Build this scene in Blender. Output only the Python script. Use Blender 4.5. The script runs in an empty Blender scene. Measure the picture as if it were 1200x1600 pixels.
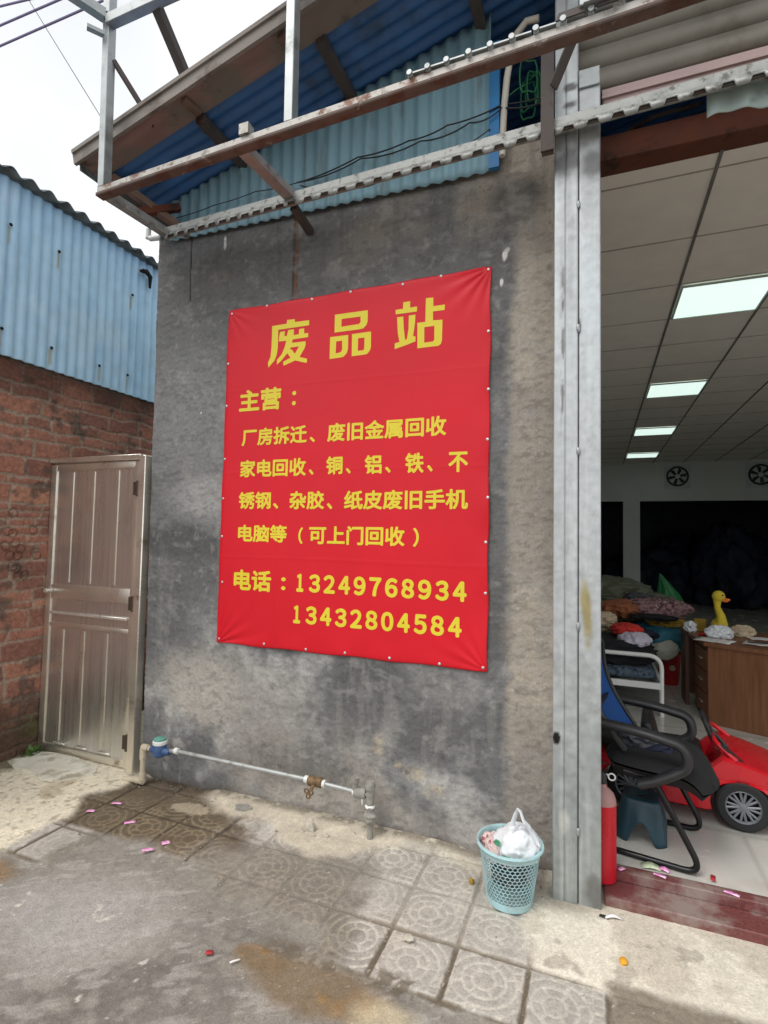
import bpy, bmesh, math, random
import numpy as np
from mathutils import Vector, Matrix, noise as mnoise
random.seed(7)
SC = bpy.context.scene
COL = SC.collection
R = math.radians

# ---------------------------------------------------------------- camera, world, sun, exposure
cam_d = bpy.data.cameras.new("camera")
cam_d.sensor_fit = 'HORIZONTAL'; cam_d.sensor_width = 36.0; cam_d.lens = 36.0*838/1200
cam_d.clip_start = 0.05; cam_d.clip_end = 500
cam = bpy.data.objects.new("camera", cam_d); COL.objects.link(cam)
cam.matrix_world = Matrix(((0.9289525, 0.0008850, 0.3701979, 0.0),
                           (0.3696763, -0.0553408, -0.9275111, -2.64715),
                           (0.0196662, 0.9984671, -0.0517361, 1.5),
                           (0, 0, 0, 1)))
SC.camera = cam

SUN_EL, SUN_AZ = 58.0, 215.0          # azimuth from +Y, clockwise: behind the camera, a little to the left
world = bpy.data.worlds.new("World"); SC.world = world; world.use_nodes = True
wn = world.node_tree; wn.nodes.clear()
wo = wn.nodes.new('ShaderNodeOutputWorld'); bg = wn.nodes.new('ShaderNodeBackground')
sky = wn.nodes.new('ShaderNodeTexSky'); sky.sky_type = 'NISHITA'; sky.sun_disc = False
sky.sun_elevation = R(SUN_EL); sky.sun_rotation = R(SUN_AZ)
sky.air_density = 1.0; sky.dust_density = 4.0; sky.ozone_density = 1.0
hs = wn.nodes.new('ShaderNodeHueSaturation'); hs.inputs['Saturation'].default_value = 0.12
tcw = wn.nodes.new('ShaderNodeTexCoord'); nzw = wn.nodes.new('ShaderNodeTexNoise')
nzw.inputs['Scale'].default_value = 1.6; nzw.inputs['Detail'].default_value = 4
rmp = wn.nodes.new('ShaderNodeMapRange')
rmp.inputs['From Min'].default_value = 0.3; rmp.inputs['From Max'].default_value = 0.7
rmp.inputs['To Min'].default_value = 0.35; rmp.inputs['To Max'].default_value = 0.75
cld = wn.nodes.new('ShaderNodeMix'); cld.data_type = 'RGBA'
cld.inputs[7].default_value = (10.7, 11.1, 11.4, 1)        # overcast cloud, in the sky texture's own units
wn.links.new(sky.outputs[0], hs.inputs['Color'])
wn.links.new(tcw.outputs['Generated'], nzw.inputs['Vector'])
wn.links.new(nzw.outputs['Fac'], rmp.inputs['Value']); wn.links.new(rmp.outputs[0], cld.inputs[0])
wn.links.new(hs.outputs[0], cld.inputs[6]); wn.links.new(cld.outputs[2], bg.inputs['Color'])
bg.inputs['Strength'].default_value = 0.10
wn.links.new(bg.outputs[0], wo.inputs['Surface'])

sd = bpy.data.lights.new("sun", 'SUN'); sd.energy = 0.9; sd.angle = R(30); sd.color = (1.0, 0.96, 0.9)
so = bpy.data.objects.new("sun", sd); COL.objects.link(so)
_e, _a = R(SUN_EL), R(SUN_AZ)
so.rotation_euler = (-Vector((math.sin(_a)*math.cos(_e), math.cos(_a)*math.cos(_e), math.sin(_e)))).to_track_quat('-Z', 'Y').to_euler()
so.location = (0, -8, 12)
SC.view_settings.view_transform = 'Standard'; SC.view_settings.look = 'None'
SC.view_settings.exposure = 0.55; SC.view_settings.gamma = 1.0
SC.view_settings.use_curve_mapping = False

# ---------------------------------------------------------------- colour and noise helpers
def S(r, g, b, k=1.0):
    f = lambda c: (c/12.92 if c <= .04045 else ((c+.055)/1.055)**2.4)
    return np.array([f(r/255)*k, f(g/255)*k, f(b/255)*k])
def C3(r, g, b, k=1.0): return tuple(float(v) for v in S(r, g, b, k))
_L = {}
def vnoise(x, y, seed, scale):
    if seed not in _L: _L[seed] = np.random.default_rng(seed).random((256, 256))
    L = _L[seed]
    X = x/scale+517.3; Y = y/scale+391.7
    xi = np.floor(X).astype(int); yi = np.floor(Y).astype(int)
    fx = X-xi; fy = Y-yi; fx = fx*fx*(3-2*fx); fy = fy*fy*(3-2*fy)
    a = L[xi % 256, yi % 256]; b = L[(xi+1) % 256, yi % 256]; c = L[xi % 256, (yi+1) % 256]; d = L[(xi+1) % 256, (yi+1) % 256]
    return (a*(1-fx)+b*fx)*(1-fy)+(c*(1-fx)+d*fx)*fy
def fbm(x, y, seed, scale, octv=5, gain=.55):
    t = 0; w = 1; s = 0
    for k in range(octv):
        t = t+w*vnoise(x, y, seed*31+k, scale); s += w; w *= gain; scale /= 2.03
        x, y = .809*x-.588*y+.13, .588*x+.809*y-.07
    return t/s
def sm(a, b, x):
    t = np.clip((x-a)/(b-a), 0, 1); return t*t*(3-2*t)
def mixc(c, d, m):
    d = np.asarray(d)
    return c*(1-m[..., None])+d*m[..., None]

# ---------------------------------------------------------------- materials
def nd(nt, t, **kw):
    n = nt.nodes.new(t)
    for k, v in kw.items(): setattr(n, k, v)
    return n
def mat(name, base=(.5, .5, .5), rough=.6, metal=0.0, var=.12, scale=6.0, bump=0.0, bscale=60.0,
        stain=None, attr=False, stretch=(1, 1, 1), spec=.5, emit=None, trans=0.0, rvar=.1, detail=6, coat=0.0, alpha=1.0):
    m = bpy.data.materials.new(name); m.use_nodes = True
    nt = m.node_tree; b = nt.nodes['Principled BSDF']; lk = nt.links.new
    tc = nd(nt, 'ShaderNodeTexCoord'); mp = nd(nt, 'ShaderNodeMapping'); mp.inputs['Scale'].default_value = stretch
    lk(tc.outputs['Object'], mp.inputs['Vector'])
    n1 = nd(nt, 'ShaderNodeTexNoise'); n1.inputs['Scale'].default_value = scale; n1.inputs['Detail'].default_value = detail
    lk(mp.outputs[0], n1.inputs['Vector'])
    mr = nd(nt, 'ShaderNodeMapRange'); mr.inputs['From Min'].default_value = .3; mr.inputs['From Max'].default_value = .7
    mr.inputs['To Min'].default_value = 1-var; mr.inputs['To Max'].default_value = 1+var
    lk(n1.outputs['Fac'], mr.inputs['Value'])
    mul = nd(nt, 'ShaderNodeVectorMath', operation='MULTIPLY')
    if attr:
        at = nd(nt, 'ShaderNodeAttribute', attribute_name='Col'); lk(at.outputs['Color'], mul.inputs[0])
    else:
        mul.inputs[0].default_value = base
    lk(mr.outputs[0], mul.inputs[1])
    out = mul.outputs[0]
    for st in (stain or []):
        c, sc_, lo, hi = st[:4]
        n2 = nd(nt, 'ShaderNodeTexNoise'); n2.inputs['Scale'].default_value = sc_; n2.inputs['Detail'].default_value = 8
        n2.inputs['Roughness'].default_value = .65
        if len(st) > 4:
            mp2 = nd(nt, 'ShaderNodeMapping'); mp2.inputs['Scale'].default_value = st[4]
            mp2.inputs['Location'].default_value = (sc_*.37, sc_*.11, sc_*.53)
            lk(tc.outputs['Object'], mp2.inputs['Vector']); lk(mp2.outputs[0], n2.inputs['Vector'])
        else: lk(tc.outputs['Object'], n2.inputs['Vector'])
        r2 = nd(nt, 'ShaderNodeMapRange', interpolation_type='SMOOTHSTEP')
        r2.inputs['From Min'].default_value = lo; r2.inputs['From Max'].default_value = hi
        lk(n2.outputs['Fac'], r2.inputs['Value'])
        mx = nd(nt, 'ShaderNodeMix', data_type='RGBA'); lk(r2.outputs[0], mx.inputs[0]); lk(out, mx.inputs[6])
        mx.inputs[7].default_value = (*c, 1); out = mx.outputs[2]
    lk(out, b.inputs['Base Color'])
    b.inputs['Metallic'].default_value = metal
    b.inputs['Specular IOR Level'].default_value = spec
    rr = nd(nt, 'ShaderNodeMapRange'); rr.inputs['From Min'].default_value = .3; rr.inputs['From Max'].default_value = .7
    rr.inputs['To Min'].default_value = max(.02, rough-rvar); rr.inputs['To Max'].default_value = min(1, rough+rvar)
    lk(n1.outputs['Fac'], rr.inputs['Value']); lk(rr.outputs[0], b.inputs['Roughness'])
    if bump:
        n3 = nd(nt, 'ShaderNodeTexNoise'); n3.inputs['Scale'].default_value = bscale; n3.inputs['Detail'].default_value = 5
        lk(mp.outputs[0], n3.inputs['Vector'])
        bp = nd(nt, 'ShaderNodeBump'); bp.inputs['Strength'].default_value = bump; bp.inputs['Distance'].default_value = .004
        lk(n3.outputs['Fac'], bp.inputs['Height']); lk(bp.outputs[0], b.inputs['Normal'])
    if emit:
        b.inputs['Emission Color'].default_value = (*emit[:3], 1); b.inputs['Emission Strength'].default_value = emit[3]
    if trans: b.inputs['Transmission Weight'].default_value = trans
    if coat: b.inputs['Coat Weight'].default_value = coat
    if alpha < 1: b.inputs['Alpha'].default_value = alpha
    return m

RUST = C3(105, 62, 42); RUSTD = C3(78, 48, 38)
M = {}
M['plaster'] = mat('plaster', attr=True, rough=.92, var=.13, scale=110, bump=.5, bscale=230, rvar=.04, spec=.2)
M['ground'] = mat('ground', attr=True, rough=.9, var=.16, scale=120, bump=.7, bscale=170, rvar=.06, spec=.25)
M['brick'] = mat('brick', attr=True, rough=.95, var=.22, scale=55, bump=.6, bscale=130, rvar=.03, spec=.15)
M['slab'] = mat('slab', C3(226, 222, 206), .9, var=.14, scale=9, bump=.6, bscale=60, stain=[(C3(176, 168, 148), 7, .5, .66)])
M['vinyl'] = mat('vinyl', (.70, .009, .022), .44, var=.06, scale=2, rvar=.06, spec=.35)
M['yellow'] = mat('yellow_print', (.82, .66, .04), .42, var=.04, scale=2, spec=.45)
M['galv'] = mat('galvanised', C3(168, 172, 172), .42, .55, var=.16, scale=14, rvar=.14,
                stain=[(C3(118, 118, 114), 5, .55, .72), (RUST, 9, .66, .74)])
M['galv_rail'] = mat('galvanised_rail', C3(165, 166, 162), .5, .45, var=.18, scale=18, stain=[(C3(112, 108, 102), 22, .52, .66), (RUST, 12, .62, .7)])
M['rusty'] = mat('rusty_steel', C3(176, 172, 166), .55, .35, var=.2, scale=15,
                 stain=[(C3(120, 112, 104), 20, .5, .66), (C3(112, 78, 62), 5, .53, .62), (RUSTD, 24, .62, .72)])
M['rust_beam'] = mat('rust_beam', C3(96, 52, 34), .85, .1, var=.25, scale=12, stain=[(C3(60, 40, 32), 6, .5, .65)], bump=.3)
M['dark_steel'] = mat('dark_steel', C3(88, 80, 76), .7, .3, var=.25, scale=10, stain=[(RUSTD, 8, .55, .68)])
M['rust_shade'] = mat('rust_shade_strip', C3(108, 92, 84), .8, .15, var=.25, scale=10, stain=[(C3(98, 70, 58), 6, .48, .6), (C3(150, 140, 132), 14, .6, .68)])
M['strut_grey'] = mat('weathered_strut', C3(160, 158, 156), .6, .3, var=.2, scale=12, stain=[(C3(110, 104, 100), 8, .55, .7)])
M['pillar'] = mat('pillar_zinc', attr=True, rough=.45, metal=.35, var=.12, scale=28, rvar=.12)
M['blue_roof'] = mat('blue_roof_sheet', C3(60, 108, 166), .5, .0, var=.14, scale=4, stain=[(C3(48, 66, 88), 3, .5, .75)])
M['teal'] = mat('teal_sheet', C3(128, 162, 174), .5, .0, var=.1, scale=3, stretch=(6, 1, .5),
                stain=[(C3(112, 132, 134), 4, .52, .7, (4, 1, .6)), (C3(120, 104, 84), 12, .66, .78, (5, 1, .4))])
M['trim_blue'] = mat('blue_trim', C3(44, 120, 176), .45, var=.15, scale=8)
M['shed_blue'] = mat('shed_blue_sheet', attr=True, rough=.48, var=.07, scale=10)
M['fibre'] = mat('fibre_cement', C3(122, 130, 132), .9, var=.3, scale=9, stain=[(C3(78, 86, 86), 6, .48, .62)], bump=.4)
M['soffit'] = mat('soffit_board', C3(146, 116, 110), .85, var=.2, scale=5, stretch=(.4, 3, 1),
                  stain=[(C3(128, 118, 108), 2.2, .40, .56), (C3(58, 54, 52), 3.5, .56, .72)])
M['barge'] = mat('barge_board', C3(140, 132, 125), .8, var=.16, scale=6, stretch=(.3, 2, 2), stain=[(C3(108, 98, 90), 4, .5, .68)])
M['wood_old'] = mat('old_timber', C3(120, 96, 82), .85, var=.25, scale=12, stretch=(1, 1, 4))
M['slat'] = mat('shutter_slat', C3(134, 128, 117), .6, .1, var=.12, scale=5, stain=[(C3(108, 98, 82), 3, .5, .72)])
M['shut_bar'] = mat('shutter_bottom_bar', C3(176, 152, 148), .5, .2, var=.1, scale=6)
M['scrap_sheet'] = mat('old_light_sheet', C3(170, 184, 180), .5, .0, var=.12, scale=6, stain=[(C3(120, 130, 126), 5, .5, .7)])
M['steel'] = mat('stainless', C3(228, 226, 220), .30, .9, var=.08, scale=3, stretch=(18, 1, .3), rvar=.05, bump=.04, bscale=30,
                 stain=[(C3(182, 172, 156), 2.0, .50, .78, (1.5, 1, .6)), (C3(120, 110, 96), 8, .68, .82)])
M['steel_frame'] = mat('stainless_frame', C3(232, 226, 214), .30, .85, var=.08, scale=4, rvar=.06, stain=[(C3(160, 146, 126), 6, .56, .78)])
M['steel_bright'] = mat('bright_strip', C3(226, 222, 212), .3, .6, var=.05)
M['hinge'] = mat('hinge_dark', C3(90, 76, 64), .5, .6)
M['pvc'] = mat('beige_pvc', C3(196, 184, 160), .6, var=.12, scale=14, stain=[(C3(140, 126, 104), 18, .52, .7)])
M['pipe'] = mat('zinc_pipe', C3(176, 178, 176), .45, .35, var=.12, scale=25, stain=[(C3(128, 124, 116), 20, .52, .7)])
M['pipe_dirty'] = mat('cement_splashed_pipe', C3(150, 146, 138), .8, .1, var=.25, scale=40, bump=.5, bscale=90)
M['brass'] = mat('old_brass', C3(122, 98, 70), .6, .4, var=.3, scale=40)
M['white_pl'] = mat('white_plastic', C3(226, 226, 222), .5, var=.05)
M['meter_blue'] = mat('meter_blue', C3(60, 88, 132), .5, var=.15, scale=30, stain=[(C3(96, 104, 118), 30, .58, .7)])
M['meter_green'] = mat('meter_green', C3(104, 160, 146), .5, var=.1, scale=25)
M['basket'] = mat('basket_aqua', C3(172, 208, 212), .45, var=.05, scale=9, stain=[(C3(158, 180, 180), 12, .45, .66)])
M['bag_white'] = mat('thin_white_plastic', C3(240, 243, 246), .35, var=.04, scale=9, trans=.15)
M['bag_print_g'] = mat('green_print', C3(70, 150, 110), .4); M['bag_print_r'] = mat('red_print', C3(160, 60, 72), .4)
M['paper_mix'] = mat('crumpled_wrappers', C3(214, 190, 186), .6, var=.2, scale=20, stain=[(C3(150, 84, 92), 22, .54, .58), (C3(220, 196, 120), 30, .6, .64)])
M['pink'] = mat('pink_paper', C3(240, 150, 208), .7, var=.1, scale=60, stain=[(C3(250, 222, 240), 90, .52, .58)])
M['redpaper'] = mat('red_paper', C3(176, 44, 52), .7); M['whitepaper'] = mat('white_paper', C3(238, 234, 230), .75, var=.06, scale=30)
M['greenpaper'] = mat('pale_green_wrapper', C3(196, 210, 176), .6, var=.2, scale=40)
M['orangepeel'] = mat('orange_peel', C3(222, 160, 40), .6)
M['tile'] = mat('floor_tile', attr=True, rough=.22, var=.04, scale=8, rvar=.08)
M['granite'] = mat('dark_red_granite', C3(112, 62, 60), .55, var=.3, scale=90, stain=[(C3(146, 130, 122), 5, .44, .66)])
M['ceil'] = mat('ceiling_tile', C3(232, 226, 218), .85, var=.04, scale=6)
M['tbar'] = mat('ceiling_bar', C3(112, 110, 106), .6)
M['tbar_pale'] = mat('ceiling_bar_pale', C3(164, 160, 154), .7)
M['lamp'] = mat('led_panel', (.9, .95, .92), .5, emit=(.80, 1.0, .92, .62))
M['lamp_frame'] = mat('panel_frame', C3(190, 200, 196), .5)
M['inwall'] = mat('white_painted_wall', C3(206, 210, 206), .85, var=.05, scale=2)
M['dark'] = mat('dark_void', C3(34, 36, 42), .9, var=.2, scale=3)
M['navy'] = mat('dark_navy', C3(22, 26, 48), .7, var=.3, scale=5)  # dark goods, and the painted darkness of the loft void
M['blk'] = mat('black_plastic', C3(36, 36, 38), .45, var=.12, scale=20)
M['blkfab'] = mat('black_fabric', C3(26, 26, 28), .95, var=.2, scale=60, bump=.3, bscale=300)
M['bluemesh'] = mat('blue_mesh', C3(22, 72, 136), .8, var=.08, scale=80, bump=.4, bscale=400)
M['blksteel'] = mat('black_gloss_tube', C3(24, 24, 26), .3, .3)
M['red_car'] = mat('red_car_plastic', C3(206, 20, 36), .28, var=.03, coat=.4)
M['rubber'] = mat('black_rubber', C3(34, 34, 36), .75, var=.2, scale=30)
M['rim'] = mat('grey_rim', C3(122, 124, 130), .4, .3)
M['stool'] = mat('dark_teal_plastic', C3(38, 66, 78), .4, var=.1, scale=12)
M['ext_red'] = mat('extinguisher_red', C3(196, 22, 40), .35, var=.06)
M['ext_grey'] = mat('dusty_shoulder', C3(170, 130, 126), .7)
M['wood'] = mat('desk_laminate', C3(128, 84, 56), .45, var=.2, scale=5, stretch=(8, 8, .6))
M['wood_dark'] = mat('desk_dark', C3(96, 62, 46), .5, var=.2, scale=5, stretch=(6, 6, .6))
M['white_tube'] = mat('white_bed_tube', C3(232, 232, 230), .4, var=.03)
M['duck'] = mat('yellow_plush', C3(214, 190, 58), .9, var=.08, scale=40); M['bill'] = mat('orange_bill', C3(236, 130, 60), .7)
M['mattress'] = mat('patterned_mattress', C3(84, 98, 110), .9, var=.3, scale=40, stain=[(C3(40, 50, 66), 35, .5, .56)])
M['cl_black'] = mat('black_blanket', C3(26, 26, 30), .95, var=.2); M['cl_red'] = mat('red_cloth', C3(196, 52, 44), .9, var=.15)
M['cl_green'] = mat('olive_quilt', C3(96, 100, 84), .95, var=.25, scale=12); M['cl_orange'] = mat('orange_brown_cloth', C3(150, 92, 62), .95, var=.2)
M['cl_lilac'] = mat('lilac_cloth', C3(196, 190, 204), .9, var=.12); M['cl_plaid'] = mat('pink_check_cloth', C3(150, 116, 118), .95, var=.2, scale=14, stain=[(C3(82, 54, 64), 26, .52, .56), (C3(196, 180, 176), 30, .6, .64)])
M['cl_cream'] = mat('cream_cloth', C3(196, 178, 150), .9, var=.1)
M['bag_green'] = mat('green_plastic_bag', C3(30, 120, 66), .4, var=.15, scale=10, trans=.15)
M['bag_teal'] = mat('teal_storage_bag', C3(46, 110, 130), .6, var=.15, scale=5); M['bag_cream'] = mat('pale_storage_panel', C3(190, 190, 176), .7)
M['box_red'] = mat('red_tub', C3(176, 26, 32), .4); M['mustard'] = mat('mustard_cloth', C3(160, 130, 50), .9)
M['cable'] = mat('black_cable', C3(26, 26, 28), .6); M['cable_v'] = mat('violet_grey_cable', C3(120, 110, 150), .6)
M['conduit'] = mat('cream_conduit', C3(212, 204, 190), .5); M['wire_g'] = mat('green_wire', C3(30, 108, 66), .5)
M['leaf'] = mat('weed_leaf', C3(80, 110, 48), .6, var=.25, scale=60)
M['stone'] = mat('pebble', C3(186, 178, 164), .9, var=.2, scale=60)
M['grit'] = mat('grit', C3(150, 142, 128), .9, var=.35, scale=14)
M['nail'] = mat('zinc_nail', C3(210, 210, 208), .35, .6)
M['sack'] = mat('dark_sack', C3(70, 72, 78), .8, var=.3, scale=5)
M['oxide'] = mat('dark_hole', C3(22, 20, 18), .9)

# ---------------------------------------------------------------- scene graph helpers
ORG = {}
def link(o, parent=None):
    COL.objects.link(o)
    if parent is not None: o.parent = parent
    return o
def thing(name, label, cat, loc=(0, 0, 0), rz=0.0, group=None, local=False):
    o = bpy.data.objects.new(name, None); o.empty_display_size = .05; link(o)
    o.location = loc; o.rotation_euler = (0, 0, rz)
    o['label'] = label; o['category'] = cat
    if group: o['group'] = group
    ORG[o.name] = Vector((0, 0, 0)) if local else Vector(loc)
    return o
def tag(o, label, cat, group=None, kind=None):
    if label: o['label'] = label
    if cat: o['category'] = cat
    if group: o['group'] = group
    if kind: o['kind'] = kind
    return o
def put(name, me, m, parent=None, loc=None, label=None, solid=0.0):
    """link a mesh given in world coordinates (or in its thing's own coordinates when the thing was made local)"""
    org = ORG[parent.name] if parent is not None else (Vector(loc) if loc is not None else Vector((0, 0, 0)))
    if org.length > 0: me.transform(Matrix.Translation(-org))
    if m is not None: me.materials.append(M[m] if isinstance(m, str) else m)
    o = bpy.data.objects.new(name, me); link(o, parent)
    if parent is None and loc is not None: o.location = loc
    ORG[o.name] = org
    if label: o['label'] = label
    if solid:
        md = o.modifiers.new('thickness', 'SOLIDIFY'); md.thickness = solid; md.offset = 0
    return o

def grid_me(name, P, col=None):
    n, m_ = P.shape[:2]; me = bpy.data.meshes.new(name)
    idx = np.arange(n*m_).reshape(n, m_)
    q = np.stack([idx[:-1, :-1], idx[1:, :-1], idx[1:, 1:], idx[:-1, 1:]], -1).reshape(-1, 4)
    me.vertices.add(n*m_); me.vertices.foreach_set('co', np.ascontiguousarray(P, dtype=np.float32).reshape(-1))
    me.loops.add(q.size); me.loops.foreach_set('vertex_index', q.reshape(-1).astype(np.int32))
    me.polygons.add(len(q)); me.polygons.foreach_set('loop_start', np.arange(0, q.size, 4, dtype=np.int32))
    me.update(calc_edges=True)
    me.polygons.foreach_set('use_smooth', np.ones(len(q), dtype=bool))
    if col is not None:
        a = me.color_attributes.new('Col', 'FLOAT_COLOR', 'POINT')
        rgba = np.concatenate([np.clip(col, 0, 1), np.ones(col.shape[:2]+(1,))], -1).astype(np.float32)
        a.data.foreach_set('color', rgba.reshape(-1))
    return me

class MB:
    def __init__(s): s.bm = bmesh.new()
    def add(s, vs, fs):
        v = [s.bm.verts.new(p) for p in vs]; out = []
        for f in fs:
            try: out.append(s.bm.faces.new([v[i] for i in f]))
            except ValueError: pass
        return v
    def merge(s, bm2, mtx=None):
        me = bpy.data.meshes.new('tmp'); bm2.to_mesh(me); bm2.free()
        if mtx is not None: me.transform(mtx)
        s.bm.from_mesh(me); bpy.data.meshes.remove(me)
    def box(s, c, size, rot=None, bev=0.0, seg=1):
        b = bmesh.new(); bmesh.ops.create_cube(b, size=1.0)
        bmesh.ops.scale(b, vec=size, verts=b.verts)
        if bev: bmesh.ops.bevel(b, geom=list(b.edges), offset=bev, segments=seg, affect='EDGES', profile=.5)
        mt = Matrix.Translation(c)
        if rot is not None: mt = mt @ rot.to_4x4()
        s.merge(b, mt); return s
    def bar(s, p, q, w, h, up=(0, 0, 1), bev=0.0):
        p = Vector(p); q = Vector(q); d = (q-p); L = d.length; d.normalize(); u = Vector(up)
        side = d.cross(u).normalized(); u = side.cross(d).normalized()
        return s.box((p+q)/2, (L, w, h), Matrix((d, side, u)).transposed(), bev)
    def channel(s, p, q, w, h, t=.004, up=(0, 0, 1), lip=(0, 1)):
        s.bar(p, q, w, h, up); return s
    def tube(s, pts, r, seg=10, closed=False, ry=None, cap=True, up=None):
        pts = [Vector(p) for p in pts]; n = len(pts); rings = []
        rad = r if isinstance(r, (list, tuple)) else [r]*n
        N = Vector(up) if up else None
        for i in range(n):
            a = pts[i-1] if (i > 0 or closed) else pts[i]; b = pts[(i+1) % n] if (i < n-1 or closed) else pts[i]
            t = (b-a).normalized()
            if N is None:
                N = t.orthogonal().normalized()
            if up: Nn = (Vector(up)-t*t.dot(Vector(up))).normalized()
            else: Nn = (N-t*t.dot(N)).normalized()
            N = Nn if not up else N
            B = t.cross(Nn); R1 = rad[i]; R2 = ry if ry else rad[i]
            rings.append([s.bm.verts.new(pts[i]+Nn*math.cos(2*math.pi*k/seg)*R1+B*math.sin(2*math.pi*k/seg)*R2) for k in range(seg)])
        for i in range(n if closed else n-1):
            A = rings[i]; Bq = rings[(i+1) % n]
            for k in range(seg): s.bm.faces.new((A[k], A[(k+1) % seg], Bq[(k+1) % seg], Bq[k]))
        if cap and not closed:
            s.bm.faces.new(rings[0][::-1]); s.bm.faces.new(rings[-1])
        return s
    def lathe(s, prof, c=(0, 0, 0), rot=None, seg=24, cap=True):
        rings = []; mt = Matrix.Translation(c) @ (rot.to_4x4() if rot is not None else Matrix())
        for r, z in prof:
            rings.append([s.bm.verts.new(mt @ Vector((r*math.cos(2*math.pi*k/seg), r*math.sin(2*math.pi*k/seg), z))) for k in range(seg)])
        for A, B in zip(rings[:-1], rings[1:]):
            for k in range(seg): s.bm.faces.new((A[k], A[(k+1) % seg], B[(k+1) % seg], B[k]))
        if cap:
            s.bm.faces.new(rings[0][::-1]); s.bm.faces.new(rings[-1])
        return s
    def prism(s, poly, fn, d):
        """poly: 2-D outline; fn(u, v, w) -> point; extruded from w=0 to w=d"""
        n = len(poly); v = [s.bm.verts.new(fn(a, b, 0)) for a, b in poly]+[s.bm.verts.new(fn(a, b, d)) for a, b in poly]
        s.bm.faces.new(v[:n]); s.bm.faces.new(v[n:][::-1])
        for i in range(n): s.bm.faces.new((v[i], v[n+i], v[n+(i+1) % n], v[(i+1) % n]))
        return s
    def blob(s, c, r, amp=.15, freq=3.0, sub=4, flat=None, seed=0, rz=0.0, ridge=False):
        b = bmesh.new(); bmesh.ops.create_icosphere(b, subdivisions=sub, radius=1.0)
        off = Vector((seed*7.1, seed*3.3, seed*5.7))
        for v in b.verts:
            p = v.co.copy()
            k = mnoise.fractal(p*freq*.6+off, 1.0, 2.0, 4)
            if ridge:
                wp_ = p+.35*Vector((mnoise.noise(p*1.7+off), mnoise.noise(p*1.7-off), mnoise.noise(p*1.9+off*2)))
                k = (1-abs(mnoise.noise(Vector((wp_.x, wp_.y*1.6, wp_.z*.8))*freq*.8+off))*2)*.8-.35+.45*k+.14*(1-abs(mnoise.noise(wp_*freq*2.3-off))*2)
            v.co = p*(1+amp*k)
            v.co = Vector((v.co.x*r[0], v.co.y*r[1], v.co.z*r[2]))
            if flat is not None and v.co.z < flat: v.co.z = flat+(v.co.z-flat)*.05
        s.merge(b, Matrix.Translation(c) @ Matrix.Rotation(rz, 4, 'Z')); return s
    def mesh(s, name, ang=40, smooth=True):
        bmesh.ops.recalc_face_normals(s.bm, faces=s.bm.faces)
        me = bpy.data.meshes.new(name); s.bm.to_mesh(me); s.bm.free()
        if smooth and len(me.polygons):
            me.polygons.foreach_set('use_smooth', np.ones(len(me.polygons), dtype=bool))
            me.set_sharp_from_angle(angle=R(ang))
        return me
    def part(s, name, m, parent, label=None, ang=40, solid=0.0):
        return put(name, s.mesh(name, ang), m, parent, label=label, solid=solid)
    def solo(s, name, m, label, cat, loc, group=None, ang=40, solid=0.0, kind=None):
        return tag(put(name, s.mesh(name, ang), m, None, loc, solid=solid), label, cat, group, kind)

def corr(name, o, u, v, nrm, ul, vl, period, amp, m, parent=None, loc=None, solid=.002, profile='sin', top=None, bot=None, colfn=None, vn=14):
    """corrugated sheet: ridges run along v, waves along u; top/bot(u) give the v extent"""
    o, u, v, nrm = map(lambda t: np.array(t, float), (o, u, v, nrm))
    nu = max(2, int(ul/period*8)+1); U = np.linspace(0, ul, nu)
    T = np.linspace(0, 1, vn)
    lo = np.array([bot(a) if bot else 0.0 for a in U]); hi = np.array([top(a) if top else vl for a in U])
    V = lo[:, None]+(hi-lo)[:, None]*T[None, :]
    w = np.sin(2*np.pi*U/period)
    if profile == 'trap': w = np.clip(w*2.2, -1, 1)
    P = o+U[:, None, None]*u+V[..., None]*v+(amp*w)[:, None, None]*nrm
    # slight dents
    d = (fbm(U[:, None]+0*V, V, 77+len(name), .35)-.5)*.012
    P = P+d[..., None]*nrm
    c = colfn(U[:, None]+0*V, V, w[:, None]+0*V) if colfn else None
    return put(name, grid_me(name, P, c), m, parent, loc, solid=solid)

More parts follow.
